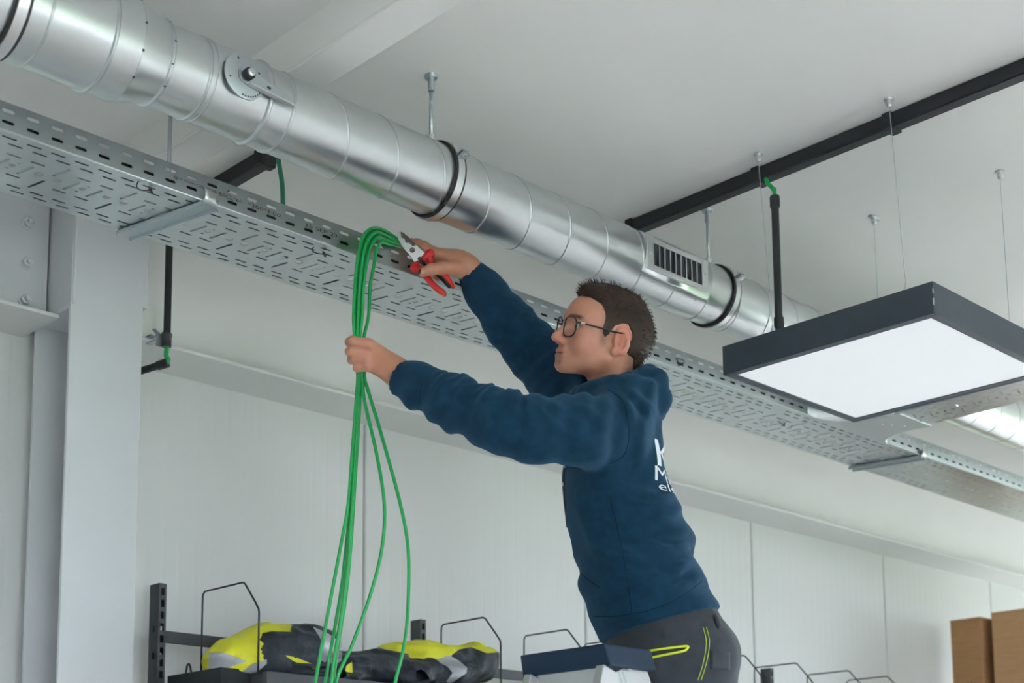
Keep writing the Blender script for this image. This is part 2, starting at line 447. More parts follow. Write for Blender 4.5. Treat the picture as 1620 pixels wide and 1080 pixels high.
# damper with its setting lever
dc = np.array([1.487, DY-R2-.004, 1.489])
dm = part('damper_plate', G().lathe([(0, .0455), (.0035, .0455), (.0045, .044)], dc, (0, -1, 0), 48), 'zinc', duct, smooth=True, auto=40)
part('boss', G().lathe([(0, .03), (.012, .026)], dc + np.array([0, .011, 0]), (0, -1, 0), 32), 'galvanised', dm, smooth=True, auto=40)
for a in (118, 200, 30):
    th = math.radians(a); q = dc + np.array([math.cos(th)*.036, -.0045, math.sin(th)*.036])
    part('screw', G().lathe([(0, .0022), (.0004, .0022)], q, (0, -1, 0), 10), 'dark_void', dm)
for k in range(8):
    th = math.radians(-35 - k*9); q = dc + np.array([math.cos(th)*.040, -.0045, math.sin(th)*.040])
    part('index_hole', G().lathe([(0, .0018), (.0004, .0018)], q, (0, -1, 0), 8), 'dark_void', dm)
tip = PY(455, 150, 2.222); dirn = unit(np.array([tip[0]-dc[0], 0, tip[2]-dc[2]])); nrm = np.array([-dirn[2], 0, dirn[0]])
y = dc[1]-.006; Lt = .112
poly = []
for k in range(13):
    th = math.pi/2 + math.pi*k/12; poly.append(dc*[1,0,1] + np.array([0, y, 0]) + .017*(math.cos(th)*dirn + math.sin(th)*nrm))
poly += [dc*[1,0,1] + np.array([0, y, 0]) + Lt*dirn - .012*nrm, dc*[1,0,1] + np.array([0, y, 0]) + (Lt+.003)*dirn - .003*nrm, dc*[1,0,1] + np.array([0, y, 0]) + (Lt-.012)*dirn + .009*nrm]
lv = part('lever', G().prism(poly, (0, -.003, 0)), 'zinc', dm, bevel=.001)
part('lever_lip', G().bar(dc + np.array([0, -.012, 0]) + .006*dirn - .0165*nrm, dc + np.array([0, -.012, 0]) + Lt*dirn - .012*nrm, .013, .0025, nrm), 'bright_steel', lv, bevel=.0008)
part('lever_slot', G().bar(dc + np.array([0, -.0096, 0]) + .048*dirn, dc + np.array([0, -.0096, 0]) + .056*dirn, .0008, .005, nrm), 'dark_void', lv)
part('knob', G().lathe([(0, .0115), (.014, .0115), (.0145, .010)], dc + np.array([0, -.008, 0]), (0, -1, 0), 24), 'rubber_black', dm, smooth=True, auto=40)
part('nut', G().lathe([(0, .008), (.005, .008), (.006, .006), (.006, .004), (.010, .0035)], dc + np.array([0, -.022, 0]), (0, -1, 0), 12), 'bright_steel', dm)
# supply air grille on the duct
gx0, gx1, gz = 2.712, 2.906, 1.489
gr = part('grille_saddle', G().grid([[np.array([x, DY, DZ]) + (R2+.0025)*np.array([0, -math.cos(a), math.sin(a)]) for x in (2.685, 2.955)]
          for a in np.radians(np.linspace(-42, 42, 22))]), 'galvanised', duct, smooth=True, solid=.002)
fy = DY-R2-.0035
g = G().box((gx0-.026, fy-.003, gz-.042), (gx0, fy+.004, gz+.042)).box((gx1, fy-.003, gz-.042), (gx1+.026, fy+.004, gz+.042))
g.box((gx0, fy-.003, gz+.029), (gx1, fy+.004, gz+.042)).box((gx0, fy-.003, gz-.042), (gx1, fy+.004, gz-.029))
part('grille_frame', g, 'bright_steel', gr, bevel=.0008)
part('grille_opening', G().box((gx0, fy, gz-.029), (gx1, fy+.003, gz+.029)), 'dark_void', gr)
for k in range(8):
    x = gx0 + (gx1-gx0)*(k+1)/9
    part('slat', G().box((x-.0017, fy-.003, gz-.029), (x+.0017, fy, gz+.029)), 'bright_steel', gr)
for x, z in ((gx0-.013, gz), (gx1+.013, gz+.004), (gx0+.012, gz+.052), (gx1-.03, gz+.052), (gx0+.03, gz-.054), (gx1+.01, gz-.054)):
    a = math.asin(max(-1, min(1, (z-DZ)/R2)))
    n = np.array([0, -math.cos(a), math.sin(a)]); q = np.array([x, DY, DZ]) + n*(R2+.0045) if abs(z-gz) > .04 else np.array([x, fy-.003, z]); n = n if abs(z-gz) > .04 else np.array([0, -1., 0])
    part('screw', G().lathe([(0, .004), (.002, .003), (.0022, .001)], q, n, 8), 'bright_steel', gr)

def hanger(x, R_, label):
    t = thing('duct_hanger', label, 'pipe clamp', (x, DY, DZ-R_-.006))
    t['group'] = 'rubber lined clamps holding the duct'
    part('rubber_lining', G().lathe([(-.016, R_), (-.016, R_+.006), (.016, R_+.006), (.016, R_)], (x, DY, DZ), XA, 64, caps=False), 'rubber_black', t, smooth=True, auto=30)
    part('band', G().lathe([(-.0095, R_+.005), (-.0095, R_+.0085), (.0095, R_+.0085), (.0095, R_+.005)], (x, DY, DZ), XA, 64, caps=False), 'bright_steel', t, smooth=True, auto=30)
    th = math.radians(18); n = np.array([0, -math.cos(th), math.sin(th)]); tn = np.array([0, math.sin(th), math.cos(th)])
    b0 = np.array([x, DY, DZ]) + n*(R_+.006)
    part('clasp', G().obox(b0 + n*.010 + tn*.004, np.array([.010, 0, 0]), n*.012, tn*.0015).obox(b0 + n*.010 - tn*.004, np.array([.010, 0, 0]), n*.012, tn*.0015), 'zinc', t, bevel=.0007)
    part('clasp_bolt', G().lathe([(-.009, .006), (-.005, .006), (-.005, .003), (.010, .003), (.010, .0055), (.015, .0055)], b0 + n*.014, tn, 8), 'bright_steel', t)
    xr = x - .012
    part('rod', G().tube([(xr, DY+.002, DZ+R_+.006), (xr, DY+.002, H-.004)], .0043, 10), 'zinc', t, smooth=True)
    part('rod_socket', G().lathe([(0, .0085), (.022, .0085)], (xr, DY+.002, DZ+R_+.004), (0, 0, 1), 12), 'bright_steel', t)
    part('ceiling_anchor', G().lathe([(0, .0075), (.030, .0075), (.030, .014), (.0355, .016), (.0365, .016)], (xr, DY+.002, H-.0365), (0, 0, 1), 20), 'zinc', t, smooth=True, auto=30)
    return t
hanger(1.035, R1, 'rubber lined clamp around the wide end of the duct')
hanger(2.055, R2, 'rubber lined clamp and threaded rod on the bare middle of the duct')
hanger(3.062, R2, 'rubber lined clamp and threaded rod beside the duct grille')

# ================================================================== cable tray
TY0, TY1, TZ, TR = 2.51, 2.758, 1.355, 1.411
SK = -.010/.045                                      # the cross slots are cut on a slant
def pt(x, y): return (x, y)
def tray_bottom_module():
    L = .15; W = TY1 - TY0; x0 = 2.013
    holes = []
    def lon(xs, y, l=.030, w=.0026):
        for x in xs: holes.append((x + l/2, y - TY0, l/2 - w, 0, w))
    lon([2.041+.05*k for k in range(3)], 2.532); lon([2.0625+.05*k for k in range(3)], 2.5535)
    lon([2.079, 2.129], 2.593); lon([2.066, 2.116], 2.675); lon([2.088+.05*k for k in range(3)], 2.719); lon([2.0555+.05*k for k in range(3)], 2.739)
    def tra(x, ya, yb): holes.append((x, (ya+yb)/2 - TY0, SK*(yb-ya)/2*.94, (yb-ya)/2*.94, .0031))
    tra(2.0455, 2.573, 2.619); tra(2.088, 2.613, 2.659); tra(2.138, 2.613, 2.659); tra(2.032, 2.654, 2.700)
    polys = []
    for c in holes:
        polys.append((c[0], slot2(*c)))
    for x, r in ((2.166, .0085), (2.0555, .0085), (2.110, .0065)):
        polys.append((x, [(x + r*math.cos(2*math.pi*k/14), 2.633 - TY0 + r*math.sin(2*math.pi*k/14)) for k in range(14)]))
    for x, y in ((2.1155, 2.6165), (2.107, 2.651)): polys.append((x, slot2(x, y-TY0, .002, 0, .0016, 3)))
    return polys, L, W
def modular(polys, L, W, x_ref, n):
    """repeat the hole pattern along a strip of n modules; strips are triangulated once and shifted"""
    # holes may straddle the module border: triangulate three modules' worth once and cut by whole copies of a long strip
    holes = []
    for k in range(-1, n+1):
        for x, pl in polys:
            h = [(px - x_ref + k*L, py) for px, py in pl]
            if min(p[0] for p in h) > .001 and max(p[0] for p in h) < n*L - .001: holes.append(h)
    return perforated([(0, 0), (n*L, 0), (n*L, W), (0, W)], holes)
polys, ML, MW_ = tray_bottom_module()
def side_module():
    hs = []
    for z in (.0172, .0400):
        x = .0125
        hs.append((x, slot2(x, z, .0092, 0, .0033, 4)))
    return hs
CH = 10                                               # modules per strip (1.5 m)
bv, bf = modular(polys, ML, MW_, 2.013, CH)
sv, sf = modular(side_module(), .05, TR-TZ, 0, 30)
tray = thing('cable_tray', 'long perforated steel cable tray running beside the duct', 'cable tray', (3, (TY0+TY1)/2, TZ))
def collars(holes_xy, h, put):
    g = G()
    for hl in holes_xy:
        n = len(hl); a = [put(p[0], p[1], 0) for p in hl]; b = [put(p[0], p[1], h) for p in hl]
        g.add(a + b, [(i, (i+1) % n, n + (i+1) % n, n + i) for i in range(n)])
    return g
def tray_run(t, x_from, n, skip_near=()):
    slots = [[(px - 2.013 + k*ML, py) for px, py in pl] for k in range(-1, CH+1) for x, pl in polys if len(pl) == 10]
    slots = [h for h in slots if min(p[0] for p in h) > .001 and max(p[0] for p in h) < CH*ML - .001]
    for i in range(n):
        xs = x_from + i*ML*CH
        part('bottom', ([(x + xs, y + TY0, TZ) for x, y in bv], bf), 'tray_steel', t, solid=.0012, recalc=False)
        part('side_wall', ([(x + xs, TY1, TZ + y) for x, y in sv], sf), 'tray_steel', t, solid=.0012, recalc=False)
        o = part('slot_edges', collars(slots, .0048, lambda x, y, z: (x + xs, y + TY0, TZ + z)), 'tray_steel', t, recalc=False); o['kind'] = 'stuff'
XB = 2.013 - .15*9                                    # .663
tray_run(tray, XB, 5)
def near_side(xa, xb):
    # near wall keeps the slot rhythm (upper slots centred at 1.1413 + .05 k)
    x0 = 1.1413 - .0125 + .05*round((xa - 1.1288)/.05); n = int(round((xb - x0)/.05))
    v, f = modular(side_module(), .05, TR-TZ, 0, n)
    part('side_wall', ([(x + x0, TY0, TZ + y) for x, y in v], f), 'tray_steel', tray, solid=.0012, recalc=False)
    part('rim_lip', G().bar((x0, TY0+.0035, TR), (x0+.05*n, TY0+.0035, TR), .008, .0022), 'tray_steel', tray, bevel=.0008)
    g = G().tube([(x0, TY0+.0012, TZ+.0012), (x0+.05*n, TY0+.0012, TZ+.0012)], .0022, 8)
    part('bend', g, 'tray_steel', tray, smooth=True)
near_side(.68, 3.80); near_side(4.25, 8.15)
part('rim_lip', G().bar((XB, TY1-.0035, TR), (XB+7.5, TY1-.0035, TR), .008, .0022), 'tray_steel', tray, bevel=.0008)
# printed maker's line on the near side wall
def side_text(txt, ua, va, ub, vb, zc, hgt):
    a = PY(ua, va, TY0-.001); b = PY(ub, vb, TY0-.001)
    v, f = text_geo(txt, 1.0)
    lo = v.min(0); hi = v.max(0); sx = (b[0]-a[0])/(hi[0]-lo[0]); sz = hgt/(hi[1]-lo[1])
    w = [(a[0] + (p[0]-lo[0])*sx, TY0-.0011, zc + (p[1]-(lo[1]+hi[1])/2)*sz) for p in v]
    part('printed_text', (w, f), 'print_ink', tray, recalc=False)
side_text('Atkore Vergokan', 281.5, 0, 316.5, 0, 1.3835, .0055)
side_text('CE', 317.5, 0, 326, 0, 1.3830, .0060)
side_text('UK*KBSCL*60', 327, 0, 389, 0, 1.3825, .0085)
side_text('*300*1.00.', 397.5, 0, 451.5, 0, 1.3825, .0085)
side_text('15 SEP 23', 489, 0, 537, 0, 1.3825, .0085)
a = PY(277.5, 283, TY0-.0011)
part('printed_mark', G().tube([(a[0]-.004, TY0-.001, 1.3805), (a[0], TY0-.001, 1.3875), (a[0]+.004, TY0-.001, 1.3805)], .0006, 5, closed=True), 'print_ink', tray)
# tee piece and branch tray
tee = thing('tray_tee', 'smooth curved tee plate joining the branch to the long tray', 'cable tray', (4.0, 2.42, TZ-.002))
def arc(p0, c, p1, n=10):
    p0, c, p1 = map(np.array, (p0, c, p1))
    return [(1-t)**2*p0 + 2*t*(1-t)*c + t*t*p1 for t in np.linspace(0, 1, n)]
la = arc((3.765, TY0+.004), (3.965, TY0+.004), (3.972, 2.318)); ra = arc((4.165, 2.312), (4.135, TY0-.012), (4.262, TY0+.004))
outl = la + ra
part('plate', G().prism([(p[0], p[1], TZ-.0035) for p in outl], (0, 0, .002)), 'tray_steel', tee)
for a_ in (la, ra):
    part('curved_side', G().grid([[(p[0], p[1], z) for p in a_] for z in (TZ-.0015, TR)]), 'tray_steel', tee, smooth=True, solid=.0014)
for x, y in ((4.03, 2.40), (4.06, 2.385), (4.10, 2.36)):
    part('screw', G().lathe([(0, .006), (.002, .005), (.003, .002)], (x, y, TZ-.0035), (0, 0, -1), 10), 'bright_steel', tee)
br = thing('branch_tray', 'narrower perforated branch tray passing behind the ceiling lamp', 'cable tray', (4.05, 1.6, TZ))
BW = .185
hp = []
for k in range(10):
    for x, pl in polys:
        h = [(py/MW_*BW, (px - 2.013) + k*ML) for px, py in pl]
        if min(q[1] for q in h) > .01 and max(q[1] for q in h) < 1.49: hp.append(h)
v, f = perforated([(0, 0), (BW, 0), (BW, 1.5), (0, 1.5)], hp)
bx0 = 3.975
def bsk(y): return -.055*(2.318-y)
for yo in (0, 1.5, 3.0, 4.5):
    part('bottom', ([(bx0 + p[0] + bsk(2.318-yo-p[1]), 2.318 - yo - p[1], TZ) for p in v], f), 'tray_steel', br, solid=.0012, recalc=False)
    for xx in (0, BW):
        part('side_wall', ([(bx0 + xx + bsk(2.318-yo-p[0]), 2.318 - yo - p[0], TZ + p[1]) for p in sv], sf), 'tray_steel', br, solid=.0012, recalc=False)
part('coupling_strip', G().box((bx0-.004, 2.300, TZ-.004), (bx0+BW+.004, 2.324, TZ-.0012)), 'tray_steel', br, bevel=.0008)
# support straps under the tray
def tray_strap(n0, f0, label):
    n0 = np.array(n0); f0 = np.array(f0); d = unit(f0 - n0); sd = np.array([-d[1], d[0], 0])
    t = thing('tray_strap', label, 'bracket', ((n0[0]+f0[0])/2, (n0[1]+f0[1])/2, TZ-.012)); t['group'] = 'straps under the long cable tray'
    c = (n0+f0)/2; hl = np.linalg.norm(f0-n0)/2
    g = G().obox((c[0], c[1], TZ-.004), d*hl, sd*.019, np.array([0, 0, .0016]))
    part('strap', g, 'zinc', t, bevel=.001)
    for s in (-1, 1):
        part('flange', G().obox((c[0]+s*.019*sd[0], c[1]+s*.019*sd[1], TZ-.008), d*hl, sd*.0014, np.array([0, 0, .005])), 'zinc', t, bevel=.001)
    hk = [n0 + d*.012 + np.array([0, 0, -.004]), n0 + np.array([0, -.002, -.001]), n0 + np.array([0, -.006, .006]), n0 + np.array([0, -.006, .022])]
    part('hook_end', G().grid([[p + sd*k for k in (-.019, -.007, .007, .019)] for p in catmull(hk, 4)]), 'bright_steel', t, smooth=True, solid=.002)
    pr = c + np.array([.0, .06, 0])
    return t
s1 = tray_strap((1.585, 2.507, TZ), (1.53, 2.768, TZ), 'zinc strap under the tray next to the printed markings')
tray_strap((4.476, 2.507, TZ), (4.425, 2.768, TZ), 'zinc strap under the tray just past the tee')
rod = thing('threaded_rod', 'zinc threaded rod carrying the tray below the wide duct', 'rod', (1.60, 2.70, TZ+.003))
part('shaft', G().tube([(1.60, 2.70, TZ+.003), (1.60, 2.70, H-.002)], .0045, 10), 'zinc', rod, smooth=True)
part('nut', G().lathe([(0, .009), (.008, .009)], (1.60, 2.70, TZ+.004), (0, 0, 1), 6), 'zinc', rod)
# cables lying in the tray, seen through the slots
for k, (y, m, xa, xb, nm, lb) in enumerate(((2.532, 'cable_green_dark', .7, 1.85, 'tray_cable', 'dark green cable lying in the tray left of the strap text'),
                           (2.556, 'cable_green', 1.62, 1.86, 'tray_cable', 'short green cable lying in the tray by the strap'),
                           (2.532, 'cable_red', 1.70, 1.96, 'tray_cable', 'red cable lying in the tray near the hanging bundle'),
                           (2.528, 'cable_green_dark', 2.06, 4.9, 'tray_cable', 'dark green cable lying in the tray behind the person'))):
    pts = [(x, y + .003*math.sin(x*9+k) + .012, TZ+.0036) for x in np.arange(xa, xb, .06)]
    tag(part(nm, G().tube(pts, .0030, 8), m, smooth=True), lb, 'cable')
for k, (y, z) in enumerate(((2.5185, .0122), (2.5323, .0122), (2.5461, .0122), (2.5599, .0122), (2.5737, .0122), (2.5255, .0240), (2.5393, .0240), (2.7495, .0122), (2.7357, .0122), (2.7219, .0122), (2.7081, .0122), (2.6943, .0122), (2.6805, .0122))):
    pts = [(x, y + .0012*math.sin(x*7+k*2), TZ + z + .001*math.sin(x*5+k)) for x in np.arange(.7, 8.1, .12)]
    tag(part('tray_cable', G().tube(pts, .0068, 8), 'plastic_black', smooth=True), 'black cable lying in the long tray among others', 'cable', 'black cables filling the edges of the tray')
# cable ties hanging from the slots
for k, (u, v) in enumerate(((228, 294), (505, 396), (1030, 625), (1237, 668), (1075, 572))):
    c = PZ(u, v, TZ-.004) if k != 4 else PY(u, v, TY0-.006)
    pts = [c + np.array([.016*math.cos(t), .006*math.sin(2*t+k), .010*math.sin(t)]) for t in np.linspace(0, 2*math.pi, 14)[:-1]]
    o = part('cable_tie', G().tube(pts, .0013, 5, closed=True).bar(c + np.array([.012, 0, -.002]), c + np.array([.022, .006, -.006]), .004, .004), 'plastic_black', smooth=False)
    tag(o, ['black cable tie under the tray by the strap', 'black cable tie under the tray by the hanging green cables', 'black cable tie under the tray beside the hood',
            'black cable tie under the tray below the lamp', 'black cable tie on the tray side behind the head'][k], 'cable tie')

# green cable from the ceiling to the tray
tag(part('ceiling_cable', G().tube(catmull([(1.861, 2.66, H-.002), (1.861, 2.66, 1.62), (1.857, 2.635, 1.53), (1.850, 2.62, 1.45), (1.86, 2.63, TZ+.012), (1.90, 2.64, TZ+.008)], 5), .0055, 10), 'cable_green_dark', smooth=True),
    'green cable dropping from the ceiling into the tray', 'cable')

# ================================================================== black trunking and conduits
def trunking(x, ya, yb, clips, label, w=.036, h=.034):
    t = thing('cable_trunking', label, 'trunking', (x, (ya+yb)/2, H-h))
    part('channel', G().box((x-w/2, ya, H-h), (x+w/2, yb, H-.001)), 'plastic_black', t, bevel=.0015)
    part('lid', G().box((x-w/2+.003, ya+.001, H-h-.003), (x+w/2-.003, yb-.001, H-h)), 'plastic_black', t, bevel=.001)
    for y in clips:
        g = G().box((x-w/2-.009, y-.012, H-h-.006), (x-w/2, y+.012, H-.001)).box((x+w/2, y-.012, H-h-.006), (x+w/2+.005, y+.012, H-.001)).box((x-w/2, y-.012, H-h-.007), (x+w/2, y+.012, H-h-.003))
        part('clip', g, 'plastic_black', t, bevel=.0015)
    return t
trunking(2.962, -4.6, 2.53, (2.515, 2.085, 1.70, 1.2, .7), 'long black trunking across the ceiling above the lamp')
trunking(1.982, 2.86, 3.34, (2.885,), 'short black trunking behind the duct near the column')
# conduit dropping to the lamp
cp = np.array([2.957, 2.04])
cd1 = thing('lamp_conduit', 'black rigid conduit dropping from the trunking to the lamp', 'conduit', (cp[0], cp[1], 1.296))
part('tube', G().tube([(cp[0], cp[1], 1.31), (cp[0], cp[1], 1.645)], .0098, 16), 'plastic_black', cd1, smooth=True, auto=40)
for z0 in (1.300, 1.622):
    part('end_sleeve', G().lathe([(0, .0115), (.004, .0128), (.028, .0128), (.032, .0115)], (cp[0], cp[1], z0), (0, 0, 1), 20), 'plastic_black', cd1, smooth=True, auto=40)
tag(part('lamp_cable', G().tube(catmull([(2.950, 2.06, H-.036), (2.952, 2.056, 1.692), (2.957, 2.043, 1.672), (2.957, 2.04, 1.640), (2.957, 2.04, 1.30), (2.96, 2.04, 1.2755)], 5), .0055, 10), 'cable_green', smooth=True),
    'green cable bending out of the trunking into the lamp conduit', 'cable')
# conduit on the wall by the column
wc = np.array([1.906, 3.205])
cd2 = thing('wall_conduit', 'black vertical conduit dropping beside the column to the eaves beam', 'conduit', (wc[0], wc[1], 1.30))
part('tube', G().tube([(wc[0], wc[1], 1.318), (wc[0], wc[1], H-.034)], .0095, 16), 'plastic_black', cd2, smooth=True, auto=40)
part('end_sleeve', G().lathe([(0, .0118), (.028, .0118), (.030, .0135), (.034, .0135), (.036, .010)], (wc[0], wc[1], 1.300), (0, 0, 1), 18), 'plastic_black', cd2, smooth=True, auto=40)
for a in (20, 200):
    part('sleeve_lug', G().obox((wc[0]+.0145*math.cos(math.radians(a)), wc[1]+.0145*math.sin(math.radians(a)), 1.332), (.003,0,0), (0,.003,0), (0,0,.003)), 'plastic_black', cd2, bevel=.001)
h0 = PY(264, 574, 3.205); h1 = np.array([1.852, 3.30, 1.236])
cd3 = thing('conduit_stub', 'short black conduit slanting away behind the column', 'conduit', h1 - np.array([0, 0, .012]))
part('tube', G().tube([h0, h1], .0095, 16), 'plastic_black', cd3, smooth=True, auto=40)
dd = unit(h1-h0); Ls = np.linalg.norm(h1-h0)
part('end_sleeve', G().lathe([(-.002, .0122), (.026, .0122), (.028, .0105)], h0, dd, 18), 'plastic_black', cd3, smooth=True, auto=40)
part('end_sleeve', G().lathe([(Ls-.03, .0122), (Ls, .0122)], h0, dd, 18), 'plastic_black', cd3, smooth=True, auto=40)
tag(part('conduit_cable', G().tube(catmull([(wc[0], wc[1], 1.34), (wc[0], wc[1], 1.298), (wc[0]-.002, wc[1]-.002, 1.276), h0 + np.array([.003, -.001, .006]), h0 + dd*.02, h1 + dd*.01], 6), .0062, 10), 'cable_green', smooth=True),
    'green cable looping between the two conduits at the column', 'cable')
tag(part('beam_clamp', G().box((wc[0]-.028, 3.218, 1.314), (wc[0]-.010, 3.262, 1.318)).box((wc[0]-.028, 3.238, 1.333), (wc[0]-.010, 3.262, 1.337)).box((wc[0]-.024, 3.216, 1.30), (wc[0]+.018, 3.220, 1.336)).bar((wc[0]-.034, 3.214, 1.342), (wc[0]-.016, 3.219, 1.333), .012, .002), 'zinc', bevel=.001),
    'small zinc spring clamp gripping the eaves beam flange', 'clamp')

# ================================================================== ceiling lamp
LX0, LX1, LYa, LYb, LZ0, LZ1 = 2.900, 3.506, 1.581, 2.176, 1.200, 1.276
lamp = thing('panel_lamp', 'square suspended lamp with dark frame and bright white panel', 'lamp', ((LX0+LX1)/2, (LYa+LYb)/2, LZ0))
for n_, lo, hi in (('frame_side', (LX0, LYa, LZ0), (LX0+.010, LYb, LZ1)), ('frame_side', (LX1-.010, LYa, LZ0), (LX1, LYb, LZ1)),
                   ('frame_side', (LX0+.010, LYa, LZ0), (LX1-.010, LYa+.010, LZ1)), ('frame_side', (LX0+.010, LYb-.010, LZ0), (LX1-.010, LYb, LZ1))):
    part(n_, G().box(lo, hi), 'lamp_frame', lamp, bevel=.0008)
bz = LZ0 + .001
g = G().box((LX0+.010, LYa+.010, bz), (LX0+.026, LYb-.010, bz+.003)).box((LX1-.026, LYa+.010, bz), (LX1-.010, LYb-.010, bz+.003))
g.box((LX0+.026, LYa+.010, bz), (LX1-.026, LYa+.022, bz+.003)).box((LX0+.026, LYb-.022, bz), (LX1-.026, LYb-.010, bz+.003))
part('bezel', g, 'lamp_frame', lamp)
part('diffuser', G().box((LX0+.024, LYa+.020, bz+.003), (LX1-.024, LYb-.020, bz+.006)), 'lamp_diffuser', lamp, label='glowing white diffuser')
part('top_cover', G().box((LX0+.010, LYa+.010, LZ1-.004), (LX1-.010, LYb-.010, LZ1-.001)), 'lamp_frame', lamp)
for u, v in ((0, .11), (0, .29)): pass
part('corner_joint', G().box((LX0-.0006, LYa-.0006, LZ0+.02), (LX0+.0012, LYa+.0012, LZ0+.036)).box((LX0-.0006, LYa-.0006, LZ0+.048), (LX0+.0012, LYa+.0012, LZ0+.058)), 'bright_steel', lamp)
for k, (xa, ya, lb) in enumerate(((2.886, 1.662, 'thin steel suspension wire crossing the trunking at the lamp corner'), (2.886, 2.036, 'thin steel suspension wire beside the black lamp conduit'),
                    (3.425, 2.036, 'thin steel suspension wire on a two winged ceiling fixing'), (3.423, 1.660, 'thin steel suspension wire with plain ceiling fixing above the far lamp side'))):
    xb = 2.925 if k < 2 else 3.43
    w = thing('suspension_wire', lb, 'wire', (xb, ya, LZ1)); w['group'] = 'wires carrying the lamp'
    part('wire', G().tube([(xa, ya, H-.02), (xb, ya, LZ1+.012)], .00085, 6), 'zinc', w)
    part('ceiling_fixing', G().lathe([(0, .0045), (.004, .0075), (.018, .0075), (.018, .0125), (.0215, .0125)], (xa, ya, H-.0215), (0, 0, 1), 16), 'bright_steel', w, smooth=True, auto=30)
    if k == 2: part('fixing_wing', G().box((xa-.022, ya-.006, H-.006), (xa+.022, ya+.006, H-.001)), 'zinc', w, bevel=.001)
    part('gripper', G().lathe([(0, .0055), (.018, .0055), (.020, .003), (.026, .003)], (xb, ya, LZ1-.001), (0, 0, 1), 12), 'bright_steel', w, smooth=True, auto=30)

# ================================================================== implicit-surface tools for soft shapes
def _hash(i, j, k):
    h = (i*374761393 + j*668265263 + k*2147483647) & 0xffffffff
    h = ((h ^ (h >> 13))*1274126177) & 0xffffffff
    return ((h ^ (h >> 16)) & 0xffff)/65535.0
def vnoise(p):
    p = np.asarray(p, float); q = np.floor(p).astype(np.int64); t = p - q; t = t*t*(3-2*t); out = 0
    for a in (0, 1):
        for b in (0, 1):
            for c in (0, 1):
                w = (t[..., 0] if a else 1-t[..., 0])*(t[..., 1] if b else 1-t[..., 1])*(t[..., 2] if c else 1-t[..., 2])
                out = out + w*_hash(q[..., 0]+a, q[..., 1]+b, q[..., 2]+c)
    return out*2 - 1
def smin(a, b, k):
    h = np.clip(.5 + .5*(b-a)/k, 0, 1); return b*(1-h) + a*h - k*h*(1-h)
def smax(a, b, k): return -smin(-a, -b, k)
def ell(p, c, r, R_=None):
    q = p - np.asarray(c); q = q @ R_ if R_ is not None else q
    r = np.asarray(r, float); k0 = np.linalg.norm(q/r, axis=-1); k1 = np.linalg.norm(q/(r*r), axis=-1)
    return k0*(k0-1)/np.maximum(k1, 1e-9)
def cap(p, a, b, ra, rb):
    a = np.asarray(a, float); b = np.asarray(b, float); d = b-a
    t = np.clip(((p-a) @ d)/max(d @ d, 1e-12), 0, 1)
    return np.linalg.norm(p - a - t[..., None]*d, axis=-1) - (ra + t*(rb-ra))
def chain(p, nodes, k=.012):
    out = None
    for (a, ra), (b, rb) in zip(nodes[:-1], nodes[1:]):
        d = cap(p, a, b, ra, rb); out = d if out is None else smin(out, d, k)
    return out
def chain_s(p, nodes):
    """arc-length and radial direction of the nearest point of a chain"""
    best = None; s0 = 0
    for (a, ra), (b, rb) in zip(nodes[:-1], nodes[1:]):
        a = np.asarray(a); b = np.asarray(b); d = b-a; L = np.linalg.norm(d)
        t = np.clip(((p-a) @ d)/(L*L), 0, 1); w = p - a - t[..., None]*d; dist = np.linalg.norm(w, axis=-1)
        if best is None: best, s, dirv = dist, s0 + t*L, w
        else:
            m = dist < best; best = np.where(m, dist, best); s = np.where(m, s0+t*L, s); dirv = np.where(m[..., None], w, dirv)
        s0 += L
    return s, dirv/np.maximum(best, 1e-9)[..., None], s0
def poly_sd(x, y, poly):
    """signed distance to a 2D polygon (negative inside)"""
    d = np.full(x.shape, 1e9); inside = np.zeros(x.shape, bool); n = len(poly)
    for i in range(n):
        x0, y0 = poly[i]; x1, y1 = poly[(i+1) % n]; ex, ey = x1-x0, y1-y0
        t = np.clip(((x-x0)*ex + (y-y0)*ey)/(ex*ex+ey*ey+1e-12), 0, 1)
        d = np.minimum(d, np.hypot(x-x0-t*ex, y-y0-t*ey))
        c = ((y0 > y) != (y1 > y)) & (x < (x1-x0)*(y-y0)/(y1-y0 + 1e-15) + x0); inside ^= c
    return np.where(inside, -d, d)
